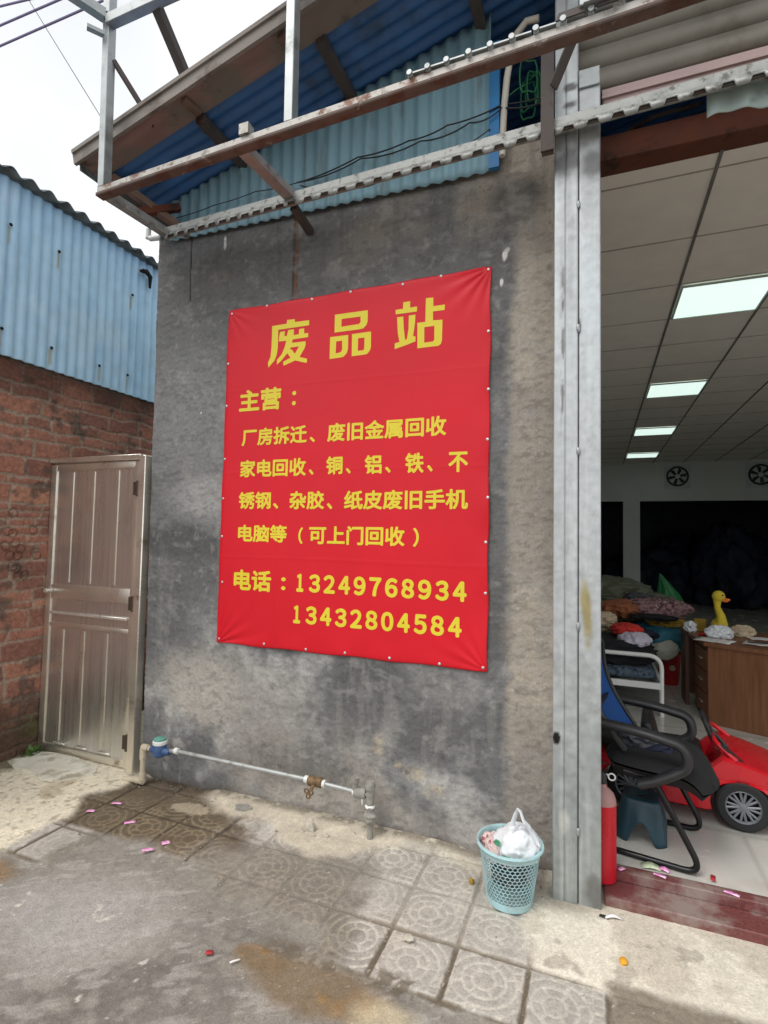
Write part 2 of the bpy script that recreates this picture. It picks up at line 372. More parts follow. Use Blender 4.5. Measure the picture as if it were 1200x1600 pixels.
# ================================================================ THE SETTING
def zone(x, lo, hi, w): return sm(lo-w, lo+w, x)*(1-sm(hi-w, hi+w, x))
def blobm(x, y, cx, cy, rx, ry, n, hard=.35): 
    d = np.sqrt(((x-cx)/rx)**2+((y-cy)/ry)**2)+(n-.5)*1.1
    return 1-sm(1-hard, 1+hard, d)
KG = 1.15
def GC(r, g, b): return S(r, g, b, KG)
PIT = .2585
def ground_fn(x, y):
    n1 = fbm(x, y, 1, .7); n2 = fbm(x, y, 2, .22); n3 = fbm(x, y, 3, .06); n4 = fbm(x, y, 4, .018, 3)
    w = (n2-.5)
    # patterned concrete pavers
    fx = (x+.484)/PIT; ix = np.floor(fx); u = fx-ix
    fy = (y+.61)/PIT; iy = np.floor(fy); v = fy-iy
    e = np.minimum(np.minimum(u, 1-u), np.minimum(v, 1-v))*PIT + (n3-.5)*.010
    gap = 1-sm(.006, .012, e)
    du, dv = u-.5-.30*(vnoise(ix*1.0, iy*1.0, 9, .37)-.5), v-.5-.30*(vnoise(ix*1.0, iy*1.0, 10, .37)-.5); r = np.hypot(du, dv); th = np.arctan2(dv, du)
    s = np.where(np.floor(np.sin(ix*12.9+iy*78.2)*4375.5) % 2 > .5, 1.0, -1.0)
    ln = np.zeros_like(x)
    for rr in (.15, .29, .43): ln = np.maximum(ln, 1-sm(.012, .028, np.abs(r-rr)))
    ln = np.maximum(ln, (1-sm(.012, .026, np.abs(np.sin(th*3))*r/3))*(r > .15)*(r < .29))
    ln = np.maximum(ln, (1-sm(.012, .026, np.abs(np.sin(th*4+.6+s))*r/4))*(r > .29)*(r < .43)*(du*dv*s > -.02))
    gd = np.minimum(np.abs((u*8) % 1-.5), np.abs((v*8) % 1-.5))/8
    sq = (du*dv*s > 0)
    ln = np.maximum(ln, np.where(sq & (r > .43), 1-sm(.010, .024, gd), 0))
    ln = np.maximum(ln, np.where(~sq & (r > .43), 1-sm(.012, .028, np.abs(r-.56)), 0))
    ln = ln*(1-gap)*sm(.34, .56, n2*.5+n3*.3+n1*.2+.10)*(.45+.55*vnoise(ix*1.0, iy*1.0, 8, .37))
    tone = .90+.2*(vnoise(ix*1.0, iy*1.0, 5, .37))
    c = GC(162, 156, 148)*np.ones(x.shape+(1,))*tone[..., None]
    c = c*(.82+.36*n3)[..., None]
    wear = sm(.50, .68, n1*.5+n2*.5)
    c = mixc(c, GC(176, 168, 154), wear*.5)
    c = mixc(c, GC(194, 188, 176), ln*.82)
    c = mixc(c, GC(128, 118, 102), gap*(.35+.5*sm(-.50, -.66, y)))
    c = mixc(c, GC(96, 86, 72), gap*sm(-.56, -.66, y)*.8)
    h = .0034*(1-ln)*(1-gap)-.005*gap+(vnoise(ix*1.0, iy*1.0, 6, .37)-.5)*.008
    # ---- grimy middle of the pavement: pattern buried under dirt, grooves paler than blocks
    m = zone(x+.30*w, -2.35, -1.02, .10)*sm(-.20, -.34, y+.25*w+.10*np.sin(x*3))
    m = np.maximum(m, zone(x+.2*w, -2.4, -.86, .05)*sm(-.42, -.50, y+.2*w+.16*(x+1.2)))
    dirty = GC(122, 116, 106)*np.ones(c.shape)*(.8+.4*n3)[..., None]
    dirty = mixc(dirty, GC(164, 154, 134), ln*(.35+.45*sm(.45, .6, n1)))
    c = mixc(c, dirty, m*.92); h = h*(1-.5*m)+.004*m
    # ---- wet brown corner under the gate and meter
    m = blobm(x, y, -2.22, -.30, .50, .42, n2*.62+n3*.38, .22)*(1-sm(-.60, -.56, -y-1.2+0*x)*0)
    m = m*sm(-.60, -.57, y)
    br = GC(96, 84, 68)*np.ones(c.shape)*(.75+.5*n3)[..., None]
    br = mixc(br, GC(152, 136, 108), ln*.62*sm(-.2, -.32, y))
    br = mixc(br, GC(60, 52, 42), gap*.6)
    c = mixc(c, br, m*.96)
    # pale dried puddle inside it
    c = mixc(c, GC(160, 148, 128), blobm(x, y, -2.08, -.21, .11, .05, n3, .2)*.9)
    # ---- sand along the foot of the wall
    edge = .12+.24*np.exp(-((x+1.35)/.42)**2)+.05*np.sin(x*9)
    m = sm(0, .09, y+edge+.16*w)*sm(-2.2, -2.0, x)*(1-.5*sm(-.75, -.5, x))*(1-sm(-.40, -.25, x))
    sand = GC(188, 178, 160)*np.ones(c.shape)*(.82+.36*n3)[..., None]
    c = mixc(c, sand, m*.9); h = h*(1-m)+m*(.006+.02*sm(-.16, 0, y)+.006*n2)
    # ---- dark road in front of the pavers
    ridge = -.868+.02*(n3-.5)*2+.05*(n2-.5)
    m = 1-sm(-.008, .012, y-ridge)
    m = np.maximum(m, zone(x+.25*w, -2.32, -1.02, .05)*(1-sm(-.05, .05, y+.66+.25*w+.10*(x+1.6))))
    road = GC(134, 129, 121)*np.ones(c.shape)*(.70+.4*n1+.2*n3)[..., None]
    road = mixc(road, GC(88, 84, 79), sm(.50, .62, n2*.5+n1*.25+n3*.25)*.7)
    road = mixc(road, GC(168, 164, 158), sm(.58, .70, fbm(x*1.0+.7*y, (y-.7*x)*3, 26, .16, 5))*.45)
    road = mixc(road, GC(160, 157, 152), blobm(x, y, -1.86, -1.05, .34, .24, n1, .6)*.75)
    road = mixc(road, GC(150, 146, 138), sm(.56, .72, n3*.4+n2*.6)*.55)
    road = mixc(road, GC(196, 190, 180), sm(.78, .82, fbm(x, y, 12, .07, 4))*.8)
    c = mixc(c, road, m); h = h*(1-m)+m*(-.008+.006*(n3-.5)+.008*(n2-.5))
    # rust-brown wet patches and a pale ochre one
    for (bx, by, rx, ry) in ((-.88, -.97, .26, .10), (-2.55, -.99, .16, .08), (-1.12, -.93, .12, .05)):
        q = blobm(x, y, bx, by, rx, ry, n2*.5+n3*.5, .4)*m
        c = mixc(c, GC(118, 100, 76), q*.8)
        c = mixc(c, GC(150, 116, 70), q*sm(.50, .66, n3*.4+n2*.6)*.6)
    c = mixc(c, GC(196, 182, 152), blobm(x, y, -.62, -1.0, .12, .08, n2, .4)*m*.6)
    # broken outer edge of the pavers
    q = zone(y, -.90, -.82, .02)*sm(.48, .56, n3)*zone(x, -1.15, -.5, .1)*.8
    c = mixc(c, GC(96, 86, 72), q)
    # ---- pale cement apron by the steel post and along the shop step
    m = sm(-.30, -.20, x+.25*w)*sm(-.655, -.60, y+.12*w-.18*sm(0.0, .7, x)*1)
    m = np.maximum(m, sm(-.02, .08, x+.1*w)*sm(-.66, -.60, y+.1*w))
    cem = GC(210, 202, 186)*np.ones(c.shape)*(.84+.16*n1+.16*n3)[..., None]
    cem = mixc(cem, GC(176, 166, 150), sm(.5, .64, n2)*.6)
    cem = mixc(cem, GC(140, 130, 118), sm(.68, .74, fbm(x, y, 21, .12, 5))*.5)
    c = mixc(c, cem, m); h = h*(1-m)+m*(.006+.004*n2)
    m = sm(.0, .06, x+.12*w)*(1-sm(-.60, -.54, y+.10*w))
    c = mixc(c, GC(128, 119, 106)*np.ones(c.shape)*(.8+.4*n3)[..., None], m)
    # grey patch by the wall and post foot
    c = mixc(c, GC(142, 134, 122), blobm(x, y, -.12, -.20, .12, .07, n2, .5)*.7)
    # ---- pale rough concrete on the far left
    bl = -2.60-.12*np.exp(-((y+.33)/.10)**2)+.03*np.exp(-((y+.55)/.06)**2)+.10*w
    m = (1-sm(-.03, .03, x-bl))*sm(-.93, -.89, y+.10*w+.02*np.sin(x*7))
    con = GC(214, 205, 184)*np.ones(c.shape)*(.82+.2*n1+.2*n3)[..., None]
    con = mixc(con, GC(166, 150, 124), sm(.56, .70, n2)*.55)
    con = mixc(con, GC(120, 108, 88), sm(.60, .72, fbm(x, y, 23, .03, 3))*.5)
    c = mixc(c, con, m); h = h*(1-m)+m*(.010+.006*n2+.004*n3)
    q = (1-sm(-.06, .10, x-bl-.10))*(1-m)*sm(-.64, -.60, y)
    c = mixc(c, GC(84, 74, 60), q*.35)
    # soil and moss by the brick wall
    q = blobm(x, y, -3.62, -.12, .20, .30, n2, .4)
    c = mixc(c, GC(96, 84, 62), q*.85); c = mixc(c, GC(84, 92, 52), q*sm(.5, .62, n3)*.7)
    # broken darker line at the foot of the wall
    q = zone(y, -.05, .05, .03)*sm(.36, .52, n3)*zone(x, -2.75, -.2, .05)
    c = mixc(c, GC(70, 60, 50), q*.6)
    # grit
    c = mixc(c, GC(206, 198, 186), sm(.86, .92, fbm(x, y, 31, .012, 2))*.5)
    c = mixc(c, GC(60, 54, 48), sm(.86, .92, fbm(x, y, 32, .012, 2))*.4)
    return c*(.84+.32*n4)[..., None], h+.0016*(n4-.5)

def axis(a, b, fa, fb, fine, far):
    mid = np.arange(fa, fb+1e-6, fine)
    l = fa-np.geomspace(fine, fa-a, 26)[::-1]; r = fb+np.geomspace(fine, b-fb, 26)
    return np.concatenate([l, mid, r])
gx = axis(-70, 70, -3.75, .85, .0055, 70); gy = axis(-70, 70, -1.62, .16, .006, 70)
GX, GY = np.meshgrid(gx, gy, indexing='ij')
gc_, gh = ground_fn(GX, GY)
far = sm(.3, 3.0, np.maximum(np.maximum(-1.62-GY, GY-.16), np.maximum(-3.75-GX, GX-.85)))
gc_ = mixc(gc_, S(128, 124, 116, .8), far); gh = gh*(1-far)-.002
gnd = put('ground', grid_me('ground', np.stack([GX, GY, gh], -1), gc_), 'ground')
gnd['kind'] = 'structure'

# ---------------------------------------------------------------- rendered wall
KW = 1.55
def WC(r, g, b): return S(r, g, b, KW)
def wall_fn(x, z):
    n1 = fbm(x, z, 41, .75); n2 = fbm(x, z, 42, .24); n3 = fbm(x, z, 43, .07); n4 = fbm(x, z, 44, .016, 3); n5 = fbm(x+.6*z, z*2.2-x*.4, 49, .05, 4); n6 = fbm(x*7, z*.45, 50, .35, 4)
    w = n2-.5
    c = WC(96, 96, 96)*np.ones(x.shape+(1,))*(.60+.80*n2)[..., None]
    c = mixc(c, WC(90, 88, 87), sm(2.5, 3.1, z+.5*w)*.8)
    c = mixc(c, WC(118, 110, 100), sm(2.7, 3.3, z)*sm(.50, .66, n1)*.6)
    # blotchy light scouring low on the wall
    low = 1-sm(.75, 1.25, z+.4*w)
    c = mixc(c, WC(156, 154, 150), low*sm(.46, .62, n2*.6+n1*.4)*.7)
    c = mixc(c, WC(172, 168, 162), low*sm(.60, .70, n3*.4+n2*.6)*.5)
    c = mixc(c, WC(140, 132, 122), (1-sm(.25, .62, z+.3*w))*sm(.42, .6, n1)*.55)
    c = mixc(c, WC(152, 146, 138), blobm(x, z, -2.25, .58, .30, .20, n2, .5)*.8)
    c = mixc(c, WC(142, 137, 130), blobm(x, z, -1.72, .60, .20, .14, n2, .7)*.5)
    c = mixc(c, WC(78, 77, 77), blobm(x, z, -.86, .66, .42, .34, n2*.5+n1*.5, .5)*.72)
    c = mixc(c, WC(84, 82, 80), blobm(x, z, -1.75, .24, .5, .10, n2, .8)*.45)
    # light cloud over a dark tide line, left of the banner
    c = mixc(c, WC(138, 136, 134), blobm(x, z, -2.22, 1.74, .28, .13, n2, .6)*.8)
    c = mixc(c, WC(124, 122, 120), blobm(x, z, -2.35, 2.25, .5, .35, n2, .8)*.45)
    c = mixc(c, WC(66, 66, 66), zone(z+.22*w+.10*(x+2.4), 1.38, 1.58, .05)*(1-sm(-2.1, -1.6, x))*.7)
    c = mixc(c, WC(80, 79, 78), zone(z+.2*w, 1.10, 1.36, .08)*(1-sm(-2.1, -1.6, x))*.45)
    # tan skim coat on the right end
    bx = -.405+.05*w+.05*(n3-.5)+.06*sm(2.2, 3.2, z)*np.sin(z*5)
    m = sm(-.035, .035, x-bx)
    tan = WC(148, 139, 127)*np.ones(c.shape)*(.8+.4*n2)[..., None]
    tan = mixc(tan, WC(122, 116, 108), sm(.50, .62, n1)*.6)
    tan = mixc(tan, WC(118, 113, 107), (1-sm(.25, .85, z+.6*w))*.75)
    c = mixc(c, tan, m*.9)
    m = zone(x+.2*w, -.62, -.34, .09)*sm(2.85, 3.35, z+.4*w)
    c = mixc(c, WC(140, 130, 116), m*.55)
    c = mixc(c, WC(74, 72, 72), blobm(x, z, -.40, 3.20, .14, .13, n2, .5)*.7)
    c = mixc(c, WC(82, 80, 78), blobm(x, z, -.50, 2.4, .08, .5, n2, .6)*.5)
    c = mixc(c, WC(80, 78, 77), blobm(x, z, -.47, 1.15, .07, .34, n2, .6)*.6)
    # chipped ochre render, white flecks
    for (a, b, ra, rb) in ((-1.066, .42, .035, .07), (-.86, .32, .06, .035), (-.755, .25, .055, .04), (-.95, .34, .03, .02)):
        c = mixc(c, WC(152, 138, 114), blobm(x, z, a, b, ra, rb, n3*.7+n4*.3, .5)*.6*sm(.36, .56, n4*.5+n3*.5))
    for (a, b, ra, rb) in ((-.432, 2.94, .012, .026), (-.420, 2.965, .010, .012), (-.447, 2.80, .008, .02), (-2.30, 2.27, .006, .005), (-2.16, 3.33, .009, .04)):
        c = mixc(c, WC(196, 192, 186), blobm(x, z, a, b, ra, rb, n4*.8+n3*.2, .3)*.9)
    # old pipe chase: a rust stained groove, and a thin slot
    g = (1-sm(.010, .020, np.abs(x+1.645+.006*np.sin(z*21)+.01*(n3-.5))))*sm(2.80, 2.88, z)
    c = mixc(c, WC(104, 74, 58), g*(.5+.5*sm(.4, .55, n3))); c = mixc(c, WC(56, 52, 50), (1-sm(.004, .009, np.abs(x+1.662)))*sm(2.8, 2.9, z)*.7)
    sl = (1-sm(.003, .006, np.abs(x+2.424+.012*(z-3.2))))*zone(z, 3.0, 3.42, .01)
    c = mixc(c, WC(36, 34, 33), sl*.9)
    # darker towards the foot
    c = mixc(c, WC(72, 64, 56), (1-sm(.0, .07, z+.06*w))*.6)
    # scratches, pits
    c = mixc(c, WC(58, 57, 56), sm(.72, .80, fbm(x*1.0, z*1.6, 47, .05, 5))*.35)
    c = mixc(c, WC(140, 137, 133), sm(.66, .78, fbm(x*1.2, z, 48, .06, 5))*.3)
    c = mixc(c, WC(66, 66, 67), sm(.52, .70, n5)*.30)
    c = mixc(c, WC(128, 126, 123), sm(.58, .74, fbm(x-.5*z, z*1.8+x*.5, 52, .09, 5))*.35)
    c = mixc(c, WC(64, 61, 59), sm(.54, .68, n6)*sm(2.4, 3.4, z)*.22)
    c = mixc(c, WC(134, 131, 126), sm(.58, .70, fbm(x*4, z*.7, 53, .30, 4))*(1-sm(.9, 2.4, z))*.2)
    c = c*(.88+.24*n4)[..., None]
    h = .008*(n2-.5)+.004*(n3-.5)+.0045*(n4-.5)+.003*(n5-.5)-.010*g-.012*sl+.005*m
    return c, h
wx = np.arange(0, 1+1e-6, 1/480); wz = np.arange(-.05, 3.5+1e-6, .0055)
WX, WZ = np.meshgrid(wx, wz, indexing='ij')
xl = -2.655-.0125*WZ+.010*(fbm(WZ*0+3, WZ, 51, .12)-.5); xr = -.15
X_ = xl+(xr-xl)*WX
wc, wh = wall_fn(X_, WZ)
PW = np.stack([X_, -wh, WZ], -1)
def skirt(P, c, axis_, y):          # fold the sheet back round its edges, so the wall has thickness
    a = np.take(P, [0], axis_).copy(); b = np.take(P, [-1], axis_).copy(); a[..., 1] = y; b[..., 1] = y
    return np.concatenate([a, P, b], axis_), np.concatenate([np.take(c, [0], axis_), c, np.take(c, [-1], axis_)], axis_)
PW, wc = skirt(PW, wc, 0, .22); PW, wc = skirt(PW, wc, 1, .22)
cw = put('concrete_wall', grid_me('concrete_wall', PW, wc), 'plaster', None, (-1.4, .11, 0))
tag(cw, 'patchy grey cement rendered wall with the red banner on it', 'wall')

# ---------------------------------------------------------------- brick shed across the alley
shed = thing('brick_shed', 'old red brick shed with light blue corrugated upper cladding', 'shed', (-3.6, 0, 0))
by = np.arange(-1.6, 1.7, .0085); bz = np.arange(-.05, 2.78, .0085)
BY, BZ = np.meshgrid(by, bz, indexing='ij')
rs = np.random.default_rng(5)
hts = []; z_ = -.05
while z_ < 2.9:
    k = rs.choice([.055, .08, .12, .13, .13]); hts.append((z_, z_+k)); z_ += k
wob = (fbm(BY, BZ, 61, .5)-.5)*.06; wob2 = (fbm(BY, BZ, 62, .12)-.5)*.036
zz = BZ+wob+wob2; n2 = fbm(BY, BZ, 63, .25); n3 = fbm(BY, BZ, 64, .06); n4 = fbm(BY, BZ, 65, .02, 3)
bc = np.ones(BY.shape+(3,))*S(150, 132, 118, 1.2); bh = np.zeros(BY.shape); 
for i, (a, b) in enumerate(hts):
    L = rs.uniform(.24, .31) if (b-a) > .085 else rs.uniform(.18, .30)
    t = (BY+rs.uniform(0, .3)+(fbm(BY, BZ, 66, .2)-.5)*.07)/L; it = np.floor(t); f = t-it
    e = np.minimum(np.minimum(f, 1-f)*L, np.minimum(zz-a, b-zz))
    jw = .003+.009*sm(.35, .65, n2)
    inb = sm(jw*.6, jw*.6+.008, e)*(zz >= a)*(zz < b)
    tn = vnoise(it, it*0+i, 67, .37)
    col = np.ones(bc.shape)*S(146, 102, 86, 1.25)
    col = mixc(col, S(128, 90, 78, 1.2), sm(.45, .75, tn)); col = mixc(col, S(162, 118, 98, 1.25), 1-sm(.1, .3, tn))
    col = mixc(col, S(120, 100, 88, 1.2), sm(.90, .96, vnoise(it, it*0+i, 69, .37)))
    bc = mixc(bc, col, inb); bh = bh+inb*(.012+.010*(tn-.5))
bc = mixc(bc, S(166, 150, 136, 1.1), sm(.58, .70, n3*.6+n2*.4)*.45)
bc = mixc(bc, S(66, 52, 48), sm(.56, .68, n2*.5+n3*.5)*.65)
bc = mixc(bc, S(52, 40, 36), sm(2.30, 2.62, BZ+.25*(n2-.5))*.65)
moss = (1-sm(.25, .62, BZ+.5*(n2-.5)))
bc = mixc(bc, S(62, 56, 46), moss*.75); bc = mixc(bc, S(76, 84, 46), (1-sm(.08, .30, BZ+.3*(n3-.5)))*sm(.4, .55, n2)*.7)
bc = bc*(.8+.4*n4)[..., None]
bh = bh*.7+.010*(n3-.5)+.014*(n2-.5)+.006*(n4-.5)
rings = [(-.288, 1.505), (-.255, 1.495), (-.208, 1.211), (-.084, 1.345), (-.268, 1.348), (-.166, 1.213), (-.22, 1.345), (-.235, 1.43), (-.20, 1.39), (-.25, 1.275), (-.225, 1.262), (-.12, 1.52), (-.3, 1.41), (-.26, 1.63)]
for a, b in rings:
    q = 1-sm(.003, .007, np.abs(np.hypot(BY-a, BZ-b)-.028)); bh = bh-.003*q; bc = bc*(1-.45*q)[..., None]
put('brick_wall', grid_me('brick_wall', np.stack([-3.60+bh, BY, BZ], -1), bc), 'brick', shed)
def shed_col(u, v, w):
    c = np.ones(u.shape+(3,))*S(176, 212, 236, 1.0)
    n = fbm(u, v, 71, .3); c = mixc(c, S(196, 222, 238, 1.0), sm(.5, .7, n)*.5)
    c = mixc(c, S(146, 190, 226, 1.0), sm(.5, .7, fbm(u*3, v*.4, 72, .2))*.4)
    for a, b in SCREWS:
        st = (1-sm(.004, .012, np.abs(u-a-.003)))*sm(b-.14, b-.10, v)*(1-sm(b-.01, b, v))
        c = mixc(c, S(176, 168, 130, .8), st*.8)
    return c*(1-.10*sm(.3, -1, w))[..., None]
SCREWS = [(1.20, .865), (1.52, .155), (1.91, .150), (2.177, .155), (1.54, .86), (2.19, .83), (1.18, .165)]
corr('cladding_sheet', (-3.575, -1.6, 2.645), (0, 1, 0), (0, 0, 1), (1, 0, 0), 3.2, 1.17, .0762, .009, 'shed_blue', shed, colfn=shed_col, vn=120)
for a, b in SCREWS:
    m_ = MB(); m_.lathe([(.002, 0), (.011, .002), (.011, .006), (.006, .009)], (-3.566, -1.6+a, 2.645+b), Matrix.Rotation(R(90), 3, 'Y'), 10); m_.part('screw', 'oxide', shed)
corr('roof_sheet', (-3.50, -1.65, 3.835), (0, 1, 0), (-1, 0, .30), (0, 0, 1), 3.4, 2.4, .130, .020, 'fibre', shed, solid=.004)
m_ = MB(); m_.tube([(-3.545, .64, 3.70), (-3.53, .69, 3.715), (-3.53, .735, 3.69), (-3.545, .75, 3.60)], [.012, .022, .02, .010], 8)
m_.box((-3.53, .675, 3.71), (.03, .05, .02)); m_.part('torn_flashing', 'oxide', shed)
m_ = MB(); m_.box((-4.7, .05, 1.35), (2.0, 3.2, 2.6)); m_.part('shed_core', 'dark', shed)

# ---------------------------------------------------------------- shop building (hall behind the steel post)
shop = thing('shop_building', 'shop hall with tiled ceiling and white back wall behind the open front', 'building', (2, 5, 0))
m_ = MB(); m_.box((-2.60, 3.3, 1.7), (.10, 6.2, 3.4)); m_.box((-1.05, 5.4, 1.70), (.10, 10.2, 3.42)); m_.part('side_wall', 'inwall', shop)
m_ = MB(); m_.box((5.05, 7.8, 1.70), (.10, 15.7, 3.42)); m_.part('side_wall', 'inwall', shop)
m_ = MB()
m_.box((2.0, 10.55, 2.885), (6.0, .12, .83)); m_.box((.70, 10.55, 1.28), (.34, .12, 2.38)); m_.box((4.6, 10.55, 1.28), (.8, .12, 2.38))
m_.part('back_wall', 'inwall', shop)
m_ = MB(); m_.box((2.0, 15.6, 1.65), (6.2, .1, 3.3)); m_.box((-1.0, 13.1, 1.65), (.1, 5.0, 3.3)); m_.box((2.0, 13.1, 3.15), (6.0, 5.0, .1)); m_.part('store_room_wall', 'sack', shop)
m_ = MB(); m_.box((2.0, 5.33, 3.36), (6.0, 10.5, .10)); m_.part('ceiling', 'ceil', shop)
m_ = MB()
for k in range(-2, 8): m_.box((.529+.6*k, 5.3, 3.306), (.015, 10.4, .008))
m_.part('ceiling_grid', 'tbar', shop)
m_ = MB(); yy = .23
while yy < 10.4:
    m_.box((2.0, yy, 3.308), (5.98, .006, .006)); yy += .62
m_.part('ceiling_grid', 'tbar_pale', shop)
m_ = MB(); m_.box((2.2, .06, 3.37), (4.45, .12, .125), bev=.004); m_.part('lintel_beam', 'rust_beam', shop)
m_ = MB(); m_.box((1.2, 1.6, 4.5), (7.6, .1, 2.1)); m_.box((.5, .8, 3.43), (5.0, 1.4, .02)); m_.part('loft_void_backing', 'navy', shop)  # dark navy sheets, their colour stands in for the unlit loft void
m_ = MB(); m_.box((5.4, -.02, 1.8), (.9, .25, 3.6)); m_.part('front_wall', 'inwall', shop)
# wide slats of the shutter housing above the opening
P = []
zs = []
z_ = 3.60
while z_ < 4.9:
    for f, d in ((0, 0), (.03, -.028), (.5, -.038), (.94, -.026), (.97, -.004)): zs.append((z_+f*.108, d))
    z_ += .108
US = np.linspace(-.09, 4.4, 40)
PS = np.array([[(u, -.06+d, z) for z, d in zs] for u in US])
put('shutter_slats', grid_me('shutter_slats', PS), 'slat', shop)
m_ = MB(); m_.box((2.22, -.095, 3.498), (4.40, .05, .075), bev=.012, seg=2); m_.bar((.02, -.125, 3.522), (4.4, -.125, 3.522), .012, .012)
m_.box((2.22, -.07, 3.560), (4.40, .05, .05)); m_.part('shutter_bottom_bar', 'shut_bar', shop)
# floor
fx_ = np.arange(-1.0, 5.01, .02); fy_ = np.arange(.02, 15.5, .03)
FX, FY = np.meshgrid(fx_, fy_, indexing='ij')
ty = (FY-.54)/.8; tx = (FX-.664)/.8
gr = np.minimum(np.minimum(tx % 1, 1-tx % 1), np.minimum(ty % 1, 1-ty % 1))*.8
fc = np.ones(FX.shape+(3,))*S(206, 204, 196, .95)*(.92+.16*fbm(FX, FY, 81, .5))[..., None]
fc = mixc(fc, S(168, 164, 154), sm(.58, .72, fbm(FX, FY, 82, .25))*.35)
fc = mixc(fc, S(128, 124, 116), (gr < .011)*.3)
fl = put('tiled_floor', grid_me('tiled_floor', np.stack([FX, FY, FX*0+.09], -1), fc), 'tile'); fl['kind'] = 'structure'
# dark red stone step
st_ = thing('door_step', 'dusty dark red stone step at the open shop front', 'step', (2.2, -.08, 0))
m_ = MB(); m_.box((2.215, -.075, .010), (4.38, .17, .07), bev=.004); m_.part('lower_tread', 'granite', st_)
m_ = MB(); m_.box((2.215, .0, .0665), (4.38, .062, .043), bev=.003); m_.part('upper_tread', 'granite', st_)

# ceiling light panels
LIGHTS = [(.83, 1.78, 0), (.83, 4.26, 0), (.83, 6.74, 0), (.83, 9.22, 0)]
ll = ['glowing square ceiling panel nearest the shop front, largest in view', 'glowing square ceiling panel second from the shop front', 'glowing square ceiling panel third from the shop front', 'smallest glowing square ceiling panel, closest to the back wall']
for i, (a, b, _) in enumerate(LIGHTS):
    t = thing('ceiling_light', ll[i], 'ceiling light', (a, b, 3.30), 0, 'ceiling light panels in one row')
    m_ = MB()
    for sx in (-1, 1): m_.box((a+sx*.280, b, 3.296), (.012, .58, .014)); m_.box((a, b+sx*.284, 3.296), (.548, .012, .014))
    m_.part('frame', 'lamp_frame', t)
    m_ = MB(); m_.box((a, b, 3.2985), (.546, .554, .008)); m_.part('diffuser', 'lamp', t)
# exhaust fans
for i, (a, lab) in enumerate(((1.61, 'round black exhaust fan on the white back wall, nearer the steel post'), (3.13, 'round black exhaust fan on the white back wall, at the right picture edge'))):
    t = thing('exhaust_fan', lab, 'exhaust fan', (a, 10.47, 3.0), 0, 'exhaust fans on the back wall')
    m_ = MB(); m_.box((a, 10.485, 2.99), (.52, .01, .52)); m_.part('back_plate', 'lamp_frame', t)
    m_ = MB(); m_.tube([(a+.20*math.cos(k*math.pi/16), 10.46, 3.0+.20*math.sin(k*math.pi/16)) for k in range(32)], .020, 8, True); m_.part('ring', 'blk', t)
    m_ = MB()
    for k in range(6):
        an = k*math.pi/3+.3+i*.5; m_.prism([(.04, -.02), (.16, -.055), (.185, .015), (.05, .02)], lambda u, v, w, an=an, a=a: (a+u*math.cos(an)-v*math.sin(an), 10.468-v*.25+w, 3.0+u*math.sin(an)+v*math.cos(an)), .004)
    m_.part('blades', 'blk', t)
    m_ = MB(); m_.lathe([(.05, -.01), (.05, .015), (.03, .03)], (a, 10.468, 3.0), Matrix.Rotation(R(90), 3, 'X'), 16); m_.part('hub', 'lamp_frame', t)

# ---------------------------------------------------------------- roof over the wall and alley
RK, RZ = .262, 3.615
def rz_(x): return RZ+RK*(x+2.735)
roof = thing('corrugated_roof', 'sloping blue corrugated metal roof with weathered brown gable edge', 'roof', (-1.5, 0, 3.9))
sl = Vector((1, 0, RK)).normalized()
XL, XR = -2.76, 3.2
Lr = (XR-XL)/sl.x
corr('roof_sheet', (XL, -.415, rz_(XL)+.02), (0, 1, 0), tuple(sl), (-sl.z, 0, sl.x), 2.4, Lr, .0762, .009, 'blue_roof', roof, vn=60)
m_ = MB(); a = Vector((XL, -.49, rz_(XL)+.006)); b = Vector((XR, -.49, rz_(XR)+.006)); m_.bar(a, b, .155, .014, (-sl.z, 0, sl.x)); m_.part('soffit_board', 'soffit', roof)
m_ = MB(); a = Vector((XL, -.583, rz_(XL)+.018)); b = Vector((XR, -.583, rz_(XR)+.018)); m_.bar(a, b, .018, .085, (-sl.z, 0, sl.x)); m_.bar(a+Vector((0, -.014, .028)), b+Vector((0, -.014, .028)), .014, .022, (-sl.z, 0, sl.x)); m_.part('barge_board', 'barge', roof)
for x in (-2.02, -1.28, -.56):
    m_ = MB(); m_.bar((x, -.42, rz_(x)-.018), (x, 2.0, rz_(x)-.018), .05, .05); m_.part('purlin', 'dark_steel', roof)
for x in (-2.02, -1.43, -.9):
    m_ = MB(); m_.bar((x, -.545, rz_(x)-.016), (x+.015, -.445, rz_(x)-.016), .035, .03); m_.part('block', 'wood_old', roof)
m_ = MB(); m_.box((XL+.010, .7, rz_(XL)-.005), (.012, 2.5, .05)); m_.part('eave_flashing', 'fibre', roof)
m_ = MB(); m_.bar((-2.70, -.40, rz_(-2.7)-.03), (-2.70, 1.6, rz_(-2.7)-.03), .04, .04); m_.part('eave_rail', 'dark_steel', roof)
m_ = MB(); m_.bar((-2.66, -.42, 3.60), (-2.42, -.02, 3.42), .05, .04); m_.part('rafter', 'wood_old', roof)
m_ = MB(); m_.bar((-2.60, -.30, 3.44), (-2.44, -.10, 3.56), .045, .04); m_.part('rafter', 'rust_beam', roof)
m_ = MB(); m_.bar((-2.53, -.06, 3.34), (-2.53, -.06, 3.66), .05, .04); m_.part('stub_post', 'dark_steel', roof)

